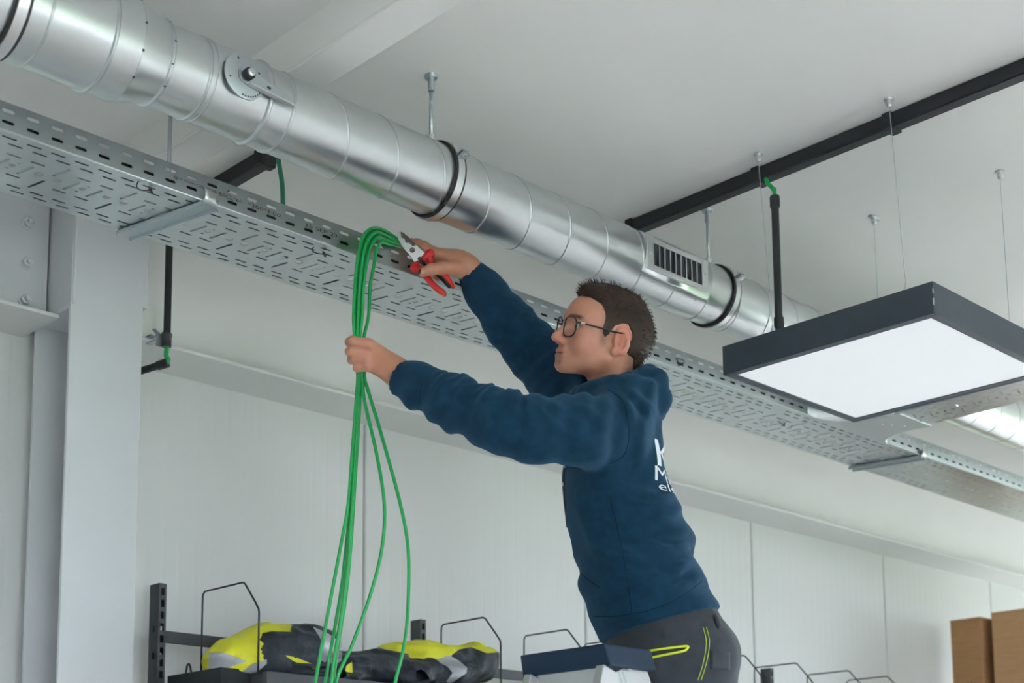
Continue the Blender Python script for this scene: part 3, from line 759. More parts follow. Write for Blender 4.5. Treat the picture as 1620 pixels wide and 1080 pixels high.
def nets(fn, lo, hi, h, smooth=2):
    """naive surface nets: zero level of fn over a box"""
    lo = np.asarray(lo, float); hi = np.asarray(hi, float); n = np.ceil((hi-lo)/h).astype(int) + 1
    ax = [lo[i] + h*np.arange(n[i]) for i in range(3)]
    V = np.empty(tuple(n))
    for i0 in range(0, n[0], 24):
        gx, gy, gz = np.meshgrid(ax[0][i0:i0+24], ax[1], ax[2], indexing='ij')
        V[i0:i0+24] = fn(np.stack([gx, gy, gz], -1))
    S = V < 0; c = n - 1
    cnt = np.zeros(tuple(c), int); pos = np.zeros(tuple(c) + (3,)); num = np.zeros(tuple(c))
    sl = lambda o: tuple(slice(o[a], o[a] + c[a]) for a in range(3))
    for o in np.ndindex(2, 2, 2): cnt += S[sl(o)]
    act = (cnt > 0) & (cnt < 8)
    for axis in range(3):
        for o in np.ndindex(2, 2, 2):
            if o[axis]: continue
            o2 = list(o); o2[axis] = 1
            a = V[sl(o)]; b = V[sl(o2)]; m = (a < 0) != (b < 0)
            t = np.where(m, a/np.where(m, a-b, 1), 0)
            for ch in range(3):
                pos[..., ch] += np.where(m, o[ch] + (t if ch == axis else 0), 0)
            num += m
    idx = -np.ones(tuple(c), int); ids = np.argwhere(act); idx[act] = np.arange(len(ids))
    pv = lo + h*(ids + pos[act]/num[act][:, None])
    F = []
    for axis in range(3):
        b_, c_ = (axis+1) % 3, (axis+2) % 3
        s0 = [slice(None)]*3; s1 = [slice(None)]*3; s0[axis] = slice(0, n[axis]-1); s1[axis] = slice(1, n[axis])
        m = S[tuple(s0)] != S[tuple(s1)]; e = np.argwhere(m)
        e = e[(e[:, b_] > 0) & (e[:, c_] > 0) & (e[:, b_] < n[b_]-1) & (e[:, c_] < n[c_]-1)]
        flip = S[tuple(s0)][tuple(e.T)]
        def at(db, dc):
            q = e.copy(); q[:, b_] += db; q[:, c_] += dc; return idx[tuple(q.T)]
        quad = np.stack([at(-1, -1), at(0, -1), at(0, 0), at(-1, 0)], 1)
        quad[~flip] = quad[~flip][:, ::-1]
        F.append(quad)
    F = np.concatenate(F)
    A_, B_, C_ = pv[F[:, 0]], pv[F[:, 1]], pv[F[:, 2]]
    if np.sum(np.einsum('ij,ij->i', A_ - pv.mean(0), np.cross(B_-A_, C_-A_))) < 0: F = F[:, ::-1].copy()
    for _ in range(smooth):
        acc = np.zeros_like(pv); w = np.zeros(len(pv))
        for k in range(4):
            i, j = F[:, k], F[:, (k+1) % 4]
            np.add.at(acc, i, pv[j]); np.add.at(acc, j, pv[i]); np.add.at(w, i, 1); np.add.at(w, j, 1)
        pv = pv*.5 + .5*acc/np.maximum(w, 1)[:, None]
    return pv, F
def join_geo(*gs):
    v = []; f = []; o = 0
    for a, b in gs:
        v.append(a); f.append(np.asarray(b) + o); o += len(a)
    return np.concatenate(v), np.concatenate(f)

# ================================================================== the person
FT = unit((-.80, .60, 0)); LT = unit((-.60, -.80, 0))          # chest direction, person's left
TD = 3.30
HO = P(953, 535, 3.28)                                         # middle of the head
def head_frame(y, p, r):
    F_ = np.array([math.cos(y)*math.cos(p), math.sin(y)*math.cos(p), math.sin(p)]); L_ = np.array([-math.sin(y), math.cos(y), 0])
    U_ = np.cross(F_, L_)
    return np.stack([F_, L_*math.cos(r) + U_*math.sin(r), U_*math.cos(r) - L_*math.sin(r)], 1)
HR = head_frame(2.79, .135, -.33); HS = .955
def h2w(q): return HO + (np.asarray(q)*HS) @ HR.T
def w2h(q): return ((np.asarray(q) - HO) @ HR)/HS
neck_base = w2h(P(978, 672, TD))
def head_sdf(p):
    ay = np.abs(p[..., 1]); q = np.stack([p[..., 0], ay, p[..., 2]], -1)
    d = ell(q, (-.014, 0, .030), (.099, .074, .078))
    d = smin(d, ell(q, (-.05, 0, .012), (.062, .066, .065)), .03)
    d = smin(d, ell(q, (.040, 0, -.024), (.056, .056, .070)), .03)
    d = smin(d, ell(q, (.050, 0, .042), (.045, .057, .042)), .03)
    d = smin(d, cap(q, (.000, .052, -.048), (.070, .019, -.081), .019, .018), .026)
    d = smin(d, ell(q, (.0825, 0, -.0865), (.0165, .020, .0155)), .016)
    d = smin(d, ell(q, (.056, .040, -.022), (.030, .022, .030)), .022)           # cheek
    d = smin(d, cap(q, (.090, .012, .024), (.076, .050, .026), .0085, .008), .014)  # brow
    d = smin(d, ell(q, (.089, 0, -.062), (.013, .026, .020)), .014)               # muzzle
    d = smax(d, -ell(q, (.098, .034, .005), (.014, .0185, .0115)), .010)          # eye socket
    d = smin(d, cap(q, (.079, .018, .0125), (.076, .046, .0115), .0058, .0052), .005)  # upper lid
    d = smin(d, cap(q, (.079, .020, -.0030), (.076, .044, -.0025), .0045, .0045), .005)  # lower lid
    n = cap(q, (.092, 0, .013), (.112, 0, -.022), .0075, .0098)
    n = smin(n, ell(q, (.1155, 0, -.029), (.0105, .0100, .0090)), .008)
    n = smin(n, ell(q, (.1035, .0115, -.0325), (.0095, .0070, .0075)), .006)
    d = smin(d, n, .010)
    d = smax(d, -ell(q, (.107, .0065, -.0400), (.0050, .0032, .0030)), .003)
    d = smin(d, ell(q, (.0950, 0, -.0555), (.0085, .0205, .0048)), .006)          # lips
    d = smin(d, ell(q, (.0935, 0, -.0660), (.0085, .0185, .0054)), .005)
    d = smax(d, -ell(q, (.1035, 0, -.0607), (.0110, .0270, .0011)), .003)
    d = smax(d, -ell(q, (.1010, 0, -.0765), (.0060, .0160, .0040)), .010)
    # ear
    e = ell(q, (-.016, .0770, -.004), (.0200, .0090, .0320), ER)
    e = smax(e, -ell(q, (-.0115, .0855, -.002), (.0125, .0105, .0215), ER), .003)
    e = smin(e, ell(q, (-.006, .0745, -.030), (.0095, .0055, .0100)), .006)
    e = smin(e, ell(q, (-.0015, .0745, -.006), (.0045, .0050, .0070)), .005)
    e = smin(e, cap(q, (-.0185, .0795, .010), (-.0115, .0800, -.012), .0030, .0030), .004)
    d = smin(d, e, .007)
    # neck
    d = smin(d, cap(p, (-.035, 0, -.045), neck_base*np.array([1, .9, 1]), .056, .064), .030)
    return d
a_ = math.radians(-14); ER = np.array([[math.cos(a_), 0, -math.sin(a_)], [0, 1, 0], [math.sin(a_), 0, math.cos(a_)]])
a2 = math.radians(10); ER = ER @ np.array([[math.cos(a2), math.sin(a2), 0], [-math.sin(a2), math.cos(a2), 0], [0, 0, 1]])
hv, hf = nets(head_sdf, (-.135, -.105, -.215), (.135, .105, .135), .0027, 1)
SK0 = np.array([.49, .222, .142])
def skin_cols(q):
    c = np.tile(SK0, (len(q), 1)); x, y, z = q[:, 0], np.abs(q[:, 1]), q[:, 2]
    def mixc(w, col): return c*(1-w[:, None]) + np.array(col)*w[:, None]
    st = np.clip(1 - np.abs((z+.085)/.042), 0, 1)*np.clip((x+.02)/.05, 0, 1)*.22
    c = mixc(st, (.33, .19, .145))
    ear = np.clip((y-.070)/.008, 0, 1)*np.clip((.02-x)/.02, 0, 1); c = mixc(ear*.6, (.58, .20, .14))
    ck = np.exp(-((x-.06)**2+(z+.022)**2)/.0007)*.45; c = mixc(ck, (.56, .235, .165))
    ns = np.exp(-((x-.115)**2+(z+.030)**2)/.0003)*.5; c = mixc(ns, (.55, .22, .155))
    lip = np.exp(-((z+.0610)/.0090)**4)*np.clip((x-.086)/.006, 0, 1)*np.clip((.026-y)/.006, 0, 1); c = mixc(lip*.45, (.40, .14, .115))
    br = np.exp(-((z-.0265-.10*(y-.03)*(y < .03) + .12*np.clip(y-.038, 0, 1))/.0050)**4)*np.clip((y-.010)/.006, 0, 1)*np.clip((.056-y)/.008, 0, 1)*np.clip((x-.05)/.01, 0, 1)
    c = mixc(br*.85, (.035, .02, .014))
    ew = np.exp(-((z-.0075)/.0035)**4)*np.exp(-((y-.032)/.017)**4)*np.clip((x-.07)/.006, 0, 1); c = mixc(ew*.5, (.16, .08, .06))
    # short hair shading the scalp around the ear and the nape
    fade = np.clip((-.036-x)/.02, 0, 1)*np.clip((z+.095)/.03, 0, 1); c = mixc(fade*.6, (.07, .04, .03))
    tmp = np.clip(1-np.abs(x-.027)/.016, 0, 1)*np.clip((z+.03)/.02, 0, 1)*np.clip((y-.05)/.01, 0, 1); c = mixc(tmp*.55, (.10, .055, .04))
    return np.clip(c, 0, 1)
head_cols = skin_cols(hv)
# --- hands -----------------------------------------------------------
def px_chain(*n): return [(P(u, v, d), r) for u, v, d, r in n]
LH_F = [px_chain((583, 544, 3.176, .0118), (558, 539.5, 3.176, .0112), (553.5, 541, 3.196, .0104), (558, 542, 3.222, .0098), (571, 543, 3.226, .0088)),
        px_chain((581, 557, 3.170, .0118), (557, 554.5, 3.172, .0110), (553.5, 556, 3.192, .0104), (559, 556, 3.220, .0098), (573, 556, 3.224, .0088)),
        px_chain((581, 569, 3.172, .0112), (560, 568, 3.174, .0104), (556.5, 569, 3.192, .0098), (561, 569, 3.218, .0092), (574, 568, 3.222, .0084)),
        px_chain((582, 580, 3.178, .0100), (568, 581, 3.178, .0092), (564.5, 582, 3.194, .0086), (568, 581, 3.214, .0082), (578, 580, 3.220, .0074))]
LH_T = px_chain((612, 570, 3.205, .017), (598, 556, 3.222, .0135), (585, 547, 3.238, .0115), (574, 543, 3.240, .0095))
LW = P(634, 594, 3.175)
def lhand(p):
    d = None
    for (u, v, dd, r), r2 in (((583, 545, 3.184, .0145), .020), ((582, 557, 3.180, .015), .021), ((582, 568, 3.180, .0145), .021), ((583, 578, 3.184, .013), .019)):
        e = cap(p, P(u, v, dd), P(626, 585 + (v-561)*.45, 3.178), r, r2); d = e if d is None else smin(d, e, .010)
    d = smin(d, cap(p, P(620, 584, 3.178), LW, .025, .0265), .018)
    d = smin(d, cap(p, LW, P(690, 622, 3.14), .0265, .034), .02)
    for c in LH_F: d = smin(d, chain(p, c, .004), .0032)
    for (u, v) in ((581, 543), (579.5, 556), (580, 568), (581, 579)): d = smin(d, np.linalg.norm(p - P(u, v, 3.171), axis=-1) - .0100, .008)
    d = smin(d, chain(p, LH_T, .006), .010)
    return d
c0 = P(600, 565, 3.19); lv_, lf_ = nets(lhand, c0 - np.array([.09, .09, .085]), c0 + np.array([.09, .09, .065]), .0019, 1)
RW = P(741, 424, 3.44)
RH_T = px_chain((722, 425, 3.415, .019), (698, 424, 3.385, .0145), (682, 426, 3.368, .0120), (667.5, 431.5, 3.364, .0105))
RH_F = [px_chain((683, 398, 3.430, .0130), (671, 389, 3.425, .0112), (660, 384, 3.432, .0100), (651, 382, 3.440, .0085)),
        px_chain((690, 403, 3.452, .0120), (676, 407, 3.452, .0112), (670, 416, 3.440, .0100), (673, 424, 3.424, .0090)),
        px_chain((694, 411, 3.458, .0118), (683, 418, 3.458, .0108), (679, 427, 3.442, .0098), (683, 434, 3.426, .0088)),
        px_chain((700, 420, 3.456, .0108), (691, 427, 3.454, .0098), (689, 434, 3.438, .0090), (692, 440, 3.424, .0080))]
def rhand(p):
    d = None
    for (u, v, dd), r in (((684, 400, 3.432), .0145), ((691, 404, 3.448), .0150), ((696, 412, 3.452), .0145), ((702, 420, 3.450), .013)):
        e = cap(p, P(u, v, dd), P(728, 415 + (v-409)*.30, 3.440), r, .0205); d = e if d is None else smin(d, e, .012)
    d = smin(d, cap(p, P(722, 414, 3.435), RW, .024, .0255), .016)
    d = smin(d, cap(p, RW, P(768, 462, 3.46), .0255, .034), .02)
    for c in RH_F: d = smin(d, chain(p, c, .004), .005)
    d = smin(d, chain(p, RH_T, .008), .009)
    return d
c1 = P(703, 414, 3.43); rv_, rf_ = nets(rhand, c1 - np.array([.085, .085, .075]), c1 + np.array([.105, .085, .060]), .0019, 1)
def hand_cols(v, tips, nails):
    c = np.tile(SK0*np.array([.98, .97, .95]), (len(v), 1))
    n = vnoise(v*55); c = c*(1 + .06*n[:, None])
    for t in tips:
        w = np.exp(-np.sum((v-t)**2, 1)/(.013**2))*.4; c = c*(1-w[:, None]) + np.array([.55, .22, .16])*w[:, None]
    for t in nails:
        w = np.clip(1.6 - np.linalg.norm(v-t, axis=1)/.0058, 0, 1)*.7; c = c*(1-w[:, None]) + np.array([.62, .36, .29])*w[:, None]
    return np.clip(c, 0, 1)
lc = hand_cols(lv_, [P(581, 543, 3.165), P(580, 556, 3.165), P(580, 568, 3.165), P(583, 579, 3.17), P(556, 541, 3.18)], [])
rc = hand_cols(rv_, [P(672, 388, 3.42), RH_T[-1][0]], [P(667, 429, 3.352)])
# --- torso, limbs (mostly under the clothes) ---------------------------
SEC = [(640, 978, .094, .150), (690, 968, .102, .182), (740, 968, .113, .182), (800, 980, .124, .172), (860, 995, .131, .164), (915, 1008, .132, .162), (960, 1032, .146, .168), (1015, 1052, .142, .174)]
sz = np.array([P(c, v, TD)[2] for v, c, a, b in SEC])[::-1]
sxy = np.array([P(c, v, TD)[:2] for v, c, a, b in SEC])[::-1]
srF = np.array([s[2] for s in SEC])[::-1]; srL = np.array([s[3] for s in SEC])[::-1]
def torso(p, off=0.0, zmin=None, zmax=None):
    z = np.clip(p[..., 2], sz[0], sz[-1])
    cx_ = np.interp(z, sz, sxy[:, 0]); cy_ = np.interp(z, sz, sxy[:, 1]); a = np.interp(z, sz, srF) + off; b = np.interp(z, sz, srL) + off
    dx, dy = p[..., 0]-cx_, p[..., 1]-cy_; f = dx*FT[0] + dy*FT[1]; l = dx*LT[0] + dy*LT[1]
    r = (np.abs(f/a)**2.2 + np.abs(l/b)**2.2)**(1/2.2)
    d = (r-1)*np.minimum(a, b)
    if zmin is not None: d = smax(d, zmin - p[..., 2], .02)
    if zmax is not None: d = smax(d, p[..., 2] - zmax, .03)
    return d
LA = px_chain((968, 680, 3.150, .076), (915, 680, 3.085, .069), (845, 677, 3.045, .0615), (790, 663, 3.045, .058), (720, 635, 3.095, .0525), (662, 609, 3.145, .0435), (637, 598, 3.168, .0395))
RA = px_chain((930, 645, 3.43, .086), (888, 604, 3.47, .072), (845, 556, 3.495, .064), (806, 512, 3.485, .056), (768, 462, 3.462, .045), (744, 428, 3.443, .0335))
PEL = P(1070, 1010, TD)
hipL, hipR = P(1072, 1062, TD) + LT*.088, P(1072, 1062, TD) - LT*.088
SOLE = -.605
def leg_pts(hip, s):
    knee = hip + np.array([.06, 0, 0]) + LT*s*.006; knee[2] = hip[2] - .43
    ank = hip + np.array([.11, 0, 0]); ank[2] = SOLE + .085
    return knee, ank
kL, aL = leg_pts(hipL, 1); kR, aR = leg_pts(hipR, -1)
def body_sdf(p):
    d = torso(p, -.030, sz[0]-.02, sz[-1])
    for A in (LA, RA): d = smin(d, chain(p, [(c, max(.03, r-.018)) for c, r in A], .02), .02)
    for h_, k_, a_n in ((hipL, kL, aL), (hipR, kR, aR)): d = smin(d, chain(p, [(h_ + np.array([0, 0, .04]), .072), (k_, .046), (a_n, .034)], .02), .03)
    return d
bv_, bf_ = nets(body_sdf, (1.93, 1.70, -.56), (2.80, 2.62, 1.44), .0135, 1)
bc = np.tile(SK0, (len(bv_), 1))
person = thing('person', 'man in navy hoodie and glasses reaching up with pliers and green cables', 'person', (2.58, 2.05, SOLE))
V_, F_ = join_geo((h2w(hv), hf), (lv_, lf_), (rv_, rf_), (bv_, bf_))
part('body', (V_, F_), 'skin', person, smooth=True, cols=np.concatenate([head_cols, lc, rc, bc]), recalc=False)
# eyes
for s in (1, -1):
    g = G(); o = np.array([.0755, s*.0325, .0045]); rows = []
    gaze = unit((1, -.10, .06))
    vv, ff = [], []
    g.lathe([(-.0122*math.cos(t), max(.0122*math.sin(t), 1e-5)) for t in np.linspace(.02, math.pi-.02, 20)], o, gaze, 24)
    q = np.array(g.v); ca = ((q-o) @ gaze)/.0122
    cl = np.where(ca[:, None] > .975, np.array([.01, .008, .007]), np.where(ca[:, None] > .885, np.array([.09, .055, .035]), np.array([.62, .57, .53])))
    part('eye', (h2w(q), g.f), 'eye_white', person, smooth=True, cols=cl)
# hair
HPOLY = [(.118, .130), (.098, .104), (.082, .082), (.064, .072), (.048, .066), (.040, .046), (.037, .018), (.034, -.014), (.020, -.016), (.016, .012), (.004, .030), (-.022, .038), (-.038, .018),
         (-.042, -.030), (-.046, -.075), (-.056, -.108), (-.20, -.116), (-.20, .24), (.13, .24)]
def hair_sdf(p):
    ay = np.abs(p[..., 1]); q = np.stack([p[..., 0], ay, p[..., 2]], -1)
    d = ell(q, (-.014, 0, .031), (.103, .0775, .0825))
    d = smin(d, ell(q, (-.052, 0, .010), (.066, .0695, .070)), .03)
    d = smin(d, ell(q, (-.008, 0, .070), (.082, .062, .052)), .025)
    d = smin(d, ell(q, (.040, 0, .093), (.042, .050, .023)), .020)
    d = smin(d, ell(q, (-.062, 0, -.066), (.040, .056, .056)), .02)
    n = vnoise(p*np.array([70, 110, 60.])) * .0022 + vnoise(p*np.array([160, 240, 120.]))*.0011
    thick = np.clip((p[..., 2]-.05)/.06, .15, 1)
    d = d + n*thick*1.4
    d = smax(d, poly_sd(p[..., 0], p[..., 2] + .03*np.clip(.03-ay, 0, 1), HPOLY) + vnoise(p*np.array([120, 60, 140.]))*.0035, .004)
    return d
av, af = nets(hair_sdf, (-.135, -.098, -.130), (.125, .098, .165), .0027, 0)
ac = np.tile(np.array([.030, .017, .012]), (len(av), 1))
sd_ = np.clip(1-(av[:, 2]+.01)/.06, 0, 1)*np.clip((np.abs(av[:, 1])-.045)/.02, 0, 1); ac = ac*(1-.6*sd_[:, None]) + np.array([.050, .030, .022])*.6*sd_[:, None]
part('hair', (h2w(av), af), 'hair', person, smooth=True, cols=ac, recalc=False, label='short dark brown hair brushed up in front')
g = G(); rs = np.random.RandomState(5)
cand = av[(av[:, 2] > .045) | (av[:, 0] < -.06)]
for i in rs.choice(len(cand), 1500):
    q = cand[i]; nrm_ = unit(q - np.array([-.014, 0, .03])); fl = unit(np.array([.5 if q[0] > .0 else -.35, rs.normal()*.2, .55 if q[0] > 0 else -.25]) + nrm_*.45 + rs.normal(size=3)*.15)
    L_ = .006 + .010*rs.rand()*(1 if q[2] > .07 else .35)
    a0 = q - nrm_*.003; a1 = q + fl*L_*.6 + nrm_*.001; a2_ = q + fl*L_ - nrm_*.001
    sd2 = unit(np.cross(fl, nrm_))*.0008
    g.grid([[h2w(a0-sd2), h2w(a0+sd2)], [h2w(a1-sd2*.8), h2w(a1+sd2*.8)], [h2w(a2_), h2w(a2_+sd2*.1)]])
o = part('hair_strands', g, 'hair', person, cols=np.tile(np.array([.028, .016, .011]), (len(g.v), 1)), recalc=False); o['kind'] = 'stuff'
# glasses
gl = part('glasses', G().tube([h2w((.1045, y, .0125 + .003*math.cos(y*150))) for y in np.linspace(-.009, .009, 9)], .0013, 8), 'glasses_black', person, smooth=True, label='thin black framed glasses')
for s in (1, -1):
    loop = []
    for t in np.linspace(0, 2*math.pi, 33)[:-1]:
        cy_, cz_ = math.cos(t), math.sin(t)
        yy = .0330 + .0252*math.copysign(abs(cy_)**.8, cy_); zz = .0010 + .0222*math.copysign(abs(cz_)**.85, cz_)*(1 if cz_ > 0 else 1.08)
        loop.append((.1045 - .010*((yy-.01)/.05)**2 + .0025*(-zz/.02)*-.6, s*yy, zz))
    part('rim', G().tube([h2w(q) for q in loop], .0016, 8, closed=True), 'glasses_black', gl, smooth=True)
    cc = np.mean(loop, 0); part('lens', G().add([h2w(cc)] + [h2w(q) for q in loop], [(0, i+1, (i+1) % 32 + 1) for i in range(32)]), 'lens_glass', gl, smooth=True)
    tp = catmull([(.0985, s*.0560, .0115), (.085, s*.0665, .0120), (.045, s*.0735, .0125), (.005, s*.0775, .0130), (-.020, s*.0790, .0150), (-.036, s*.0770, .000), (-.040, s*.0745, -.012)], 5)
    part('temple', G().tube([h2w(q) for q in tp], [.0016 + .0007*min(1, i/12) for i in range(len(tp))], 8), 'glasses_black', gl, smooth=True)
    if s > 0: part('hinge', G().tube([h2w((.089, s*.0648, .0121)), h2w((.080, s*.0688, .0122))], .0022, 6), 'bright_steel', gl)
    if s > 0: part('nose_pad', G().tube([h2w((.1015, s*.0095, .004)), h2w((.0995, s*.0115, -.003))], .0016, 6), 'lens_glass', gl)

# --- hoodie -----------------------------------------------------------
hemA, hemB = P(950, 1016, TD), P(1146, 964, TD)
hem_n = unit(np.cross(hemB-hemA, LT)); hem_n = hem_n if hem_n[2] > 0 else -hem_n
ZT = P(978, 618, TD)[2]
NK = P(966, 612, TD)
topL = unit(np.array([0, 0, 1.0]))
def arm_wr(p, A, amp, lam, gate, side):
    s, w, tot = chain_s(p, A); t = s/tot
    ph = s/lam*2*math.pi + 1.6*vnoise(p*14)
    g_ = np.interp(t, *gate); up = np.clip(.35 + .65*(w @ side), 0, 1)
    return amp*np.sin(ph)*g_*up
SEAM_BACK = P(1060, 800, TD)
def hoodie_sdf(p, folds=True):
    d = torso(p, .0, sz[0]-.02, ZT)
    sl = chain(p, LA, .03)
    if folds: sl = sl - arm_wr(p, LA, .0034, .0245, ([0, .36, .46, .80, .86, 1], [0, .2, 1, 1, .1, 0]), unit((0, 0, 1)))
    d = smin(d, sl, .038)
    sr = chain(p, RA, .03)
    if folds: sr = sr - arm_wr(p, RA, .0045, .045, ([0, .2, .5, .85, 1], [0, .6, 1, .5, 0]), unit(-CAM[2]))
    d = smin(d, sr, .034)
    # shoulders and collar
    d = smin(d, cap(p, P(962, 652, TD) + LT*.105 + np.array([0,0,-.030]), P(945, 640, TD) - LT*.105 + np.array([0,0,.02]), .052, .056), .045)
    # hood lying on the back
    ring = []
    for t in np.linspace(0, 2*math.pi, 15)[:-1]:
        q = NK + FT*(.078*math.cos(t) - .010) + LT*.080*math.sin(t); q = q + np.array([0, 0, .004 - .030*math.cos(t) - .080*.30*math.sin(t)]); ring.append(q)
    rr = None
    for i in range(14):
        e = cap(p, ring[i], ring[(i+1) % 14], .021, .021); rr = e if rr is None else smin(rr, e, .012)
    d = smin(d, rr, .018)
    hd = smin(cap(p, P(1024, 612, TD) + LT*.055 + np.array([0,0,-.012]), P(1024, 612, TD) - LT*.085, .034, .034), cap(p, P(1032, 640, TD) + LT*.05 + np.array([0,0,-.012]), P(1032, 640, TD) - LT*.080, .032, .032), .025)
    hd = smin(hd, ell(p, P(1034, 600, 3.235), (.028, .028, .024)), .02)
    hd = smin(hd, cap(p, P(1022, 606, 3.225), P(1037, 592, 3.235), .018, .009), .014)
    hd = smin(hd, cap(p, P(985, 628, 3.215), P(1022, 630, 3.235), .024, .030), .02)
    if folds: hd = hd + .006*vnoise(p*np.array([24, 24, 40.]) + 7)
    d = smin(d, hd, .010)
    if folds:
        rel = p - P(1000, 800, TD); hgt = rel[..., 2]; back = rel @ (-FT); lft = rel @ LT
        w = np.clip(1.25 - np.abs(hgt+.05)/.26, 0, 1)*np.clip((p @ hem_n - hem_n @ hemA - .012)/.06, 0, 1)
        q2 = np.stack([back*5 + 1.5, lft*5, hgt*17 + back*9 - lft*3.0], -1)
        f1 = vnoise(q2*1.0)
        f2 = np.sin((hgt*1.0 + back*.55 + .035*vnoise(p*7))*2*math.pi/.085)
        lower = np.clip((-.00 - hgt)/.10, 0, 1)
        rid = np.sin((hgt*1.0 + back*.42 + .055*vnoise(p*6.0))*2*math.pi/.080)
        d = d - (.0110*f1 + .0105*rid*lower*np.clip(.75 + back*3, .2, 1.15))*w
        # drapes from the shoulder over the shoulder blade
        up = np.clip((hgt-.02)/.08, 0, 1)*np.clip(1-(hgt-.20)/.08, 0, 1)
        d = d - .0038*np.sin((back*1.0 - hgt*.25 + .02*vnoise(p*9))*2*math.pi/.052)*up
    # neck opening and hem
    d = smax(d, -cap(p, P(962, 590, TD), P(966, 626, TD), .066, .062), .012)
    d = smax(d, hem_n @ hemA - p @ hem_n, .006)
    for A in (LA, RA):
        a = unit(A[-1][0] - A[-2][0]); d = smax(d, np.where(np.linalg.norm(p - A[-1][0], axis=-1) < .10, (p - A[-1][0]) @ a - .004, -1.0), .004)
        d = smax(d, -cap(p, A[-1][0] - a*.010, A[-1][0] + a*.08, A[-1][1]-.006, A[-1][1]-.004), .003)
    return d
ov, of_ = nets(hoodie_sdf, (1.88, 1.70, .36), (2.82, 2.64, 1.44), .0066, 1)
def vnormals(v, F):
    n = np.zeros_like(v); fn_ = np.cross(v[F[:, 2]]-v[F[:, 0]], v[F[:, 3]]-v[F[:, 1]])
    for k in range(4): np.add.at(n, F[:, k], fn_)
    return n/np.maximum(np.linalg.norm(n, axis=1), 1e-12)[:, None]
def sculpt(v, F, paths):
    '''raise soft cloth ridges (with a valley beside them) along paths on the side seen here'''
    for pix, A, sg in paths:
        n = vnormals(v, F); uv = proj(v); face = np.clip(-np.einsum('ij,ij->i', n, v/np.linalg.norm(v, axis=1)[:, None])*3 + .3, 0, 1)
        pts = np.array(catmull([np.array(q, float) for q in pix], 6)); L_ = len(pts)
        d = np.full(len(v), 1e9); s = np.zeros(len(v)); sgn = np.zeros(len(v))
        for i in range(L_-1):
            e = pts[i+1]-pts[i]; t = np.clip(((uv-pts[i]) @ e)/(e @ e), 0, 1); w = uv - pts[i] - t[:, None]*e; dd = np.linalg.norm(w, axis=1)
            m = dd < d; d = np.where(m, dd, d); s = np.where(m, (i+t)/(L_-1), s); sgn = np.where(m, np.sign(e[0]*w[:, 1]-e[1]*w[:, 0]), sgn)
        amp = A*np.sin(np.clip(.12 + .80*s, 0, 1)*math.pi)*face
        sd = d*sgn
        v = v + n*(amp*(np.exp(-(sd/sg)**2) - .75*np.exp(-((sd-1.9*sg)/(1.1*sg))**2)))[:, None]
    return v
ov = sculpt(ov, of_, [
    ([(1018, 826), (1047, 821), (1068, 810), (1080, 794)], .0085, 8), ([(985, 836), (1024, 858), (1053, 870), (1074, 867), (1096, 856)], .0100, 9),
    ([(1030, 910), (1059, 908), (1077, 896), (1096, 876)], .0090, 9), ([(1020, 943), (1065, 935), (1095, 920), (1110, 906)], .0080, 9), ([(985, 772), (1020, 783), (1050, 784), (1068, 776)], .0075, 9),
    ([(993, 616), (1015, 633), (1035, 653), (1047, 678)], .0050, 6), ([(978, 622), (998, 649), (1007, 690)], .0045, 6), ([(1004, 622), (1024, 650), (1034, 690)], .0040, 5),
    ([(834, 628), (838, 645), (838, 664)], .0070, 6), ([(858, 634), (888, 648), (922, 668)], .0050, 7), ([(846, 640), (862, 658), (880, 678)], .0045, 6), ([(905, 640), (935, 652), (960, 676)], .0045, 7),
    ([(915, 800), (935, 850), (958, 900)], .0040, 9), ([(760, 640), (768, 660), (770, 680)], .0035, 6), ([(720, 615), (728, 635), (730, 655)], .0035, 6)])
hoodie = part('hoodie', (ov, of_), 'navy_fleece', person, smooth=True, recalc=False, label='navy blue zip hoodie with white print on the back')
bvh = BVHTree.FromPolygons([tuple(p) for p in ov], [tuple(int(i) for i in q) for q in of_])
def on_hoodie(pt_, d_, lift=.0015):
    h = bvh.ray_cast(Vector(pt_), Vector(d_))
    return None if h[0] is None else np.array(h[0]) + np.array(h[1])*lift
def cast_px(u, v, lift=.0015):
    d_ = unit(P(u, v, 1)); return on_hoodie(d_*1.2, d_, lift)
def seam(name, pix, r=.0014, m='navy_rib', lift=.0003, label=None):
    pts = [cast_px(*q, lift=lift) for q in [tuple(x) for x in catmull([np.array(q, float) for q in pix], 6)]]
    pts = [q for q in pts if q is not None]
    if len(pts) > 2: return part(name, G().tube(pts, r*(.62 if m == 'navy_rib' else 1), 6), m, hoodie, smooth=True, label=label)
seam('armhole_seam', [(962, 616), (985, 634), (994, 668), (994, 700), (985, 722), (965, 733)], .0016)
seam('sleeve_seam', [(667, 606), (664, 622), (664, 638)], .0012)
seam('side_seam', [(966, 792), (978, 840), (988, 890), (996, 940), (1000, 975)], .0013)
seam('pocket_edge', [(897, 850), (906, 885), (925, 912), (950, 930)], .0018)
seam('waistband_seam', [(940, 975), (980, 974), (1024, 966), (1070, 948), (1112, 918)], .0015)
seam('zip', [(893, 742), (894, 790), (898, 840), (902, 860)], .0022, 'rubber_black')
for q in ((895, 737), (892, 766)):
    c = cast_px(*q, lift=.002)
    if c is not None: part('zip_pull', G().obox(c, (.0015, 0, 0), (0, .0015, 0), (0, 0, .004)), 'bright_steel', hoodie)
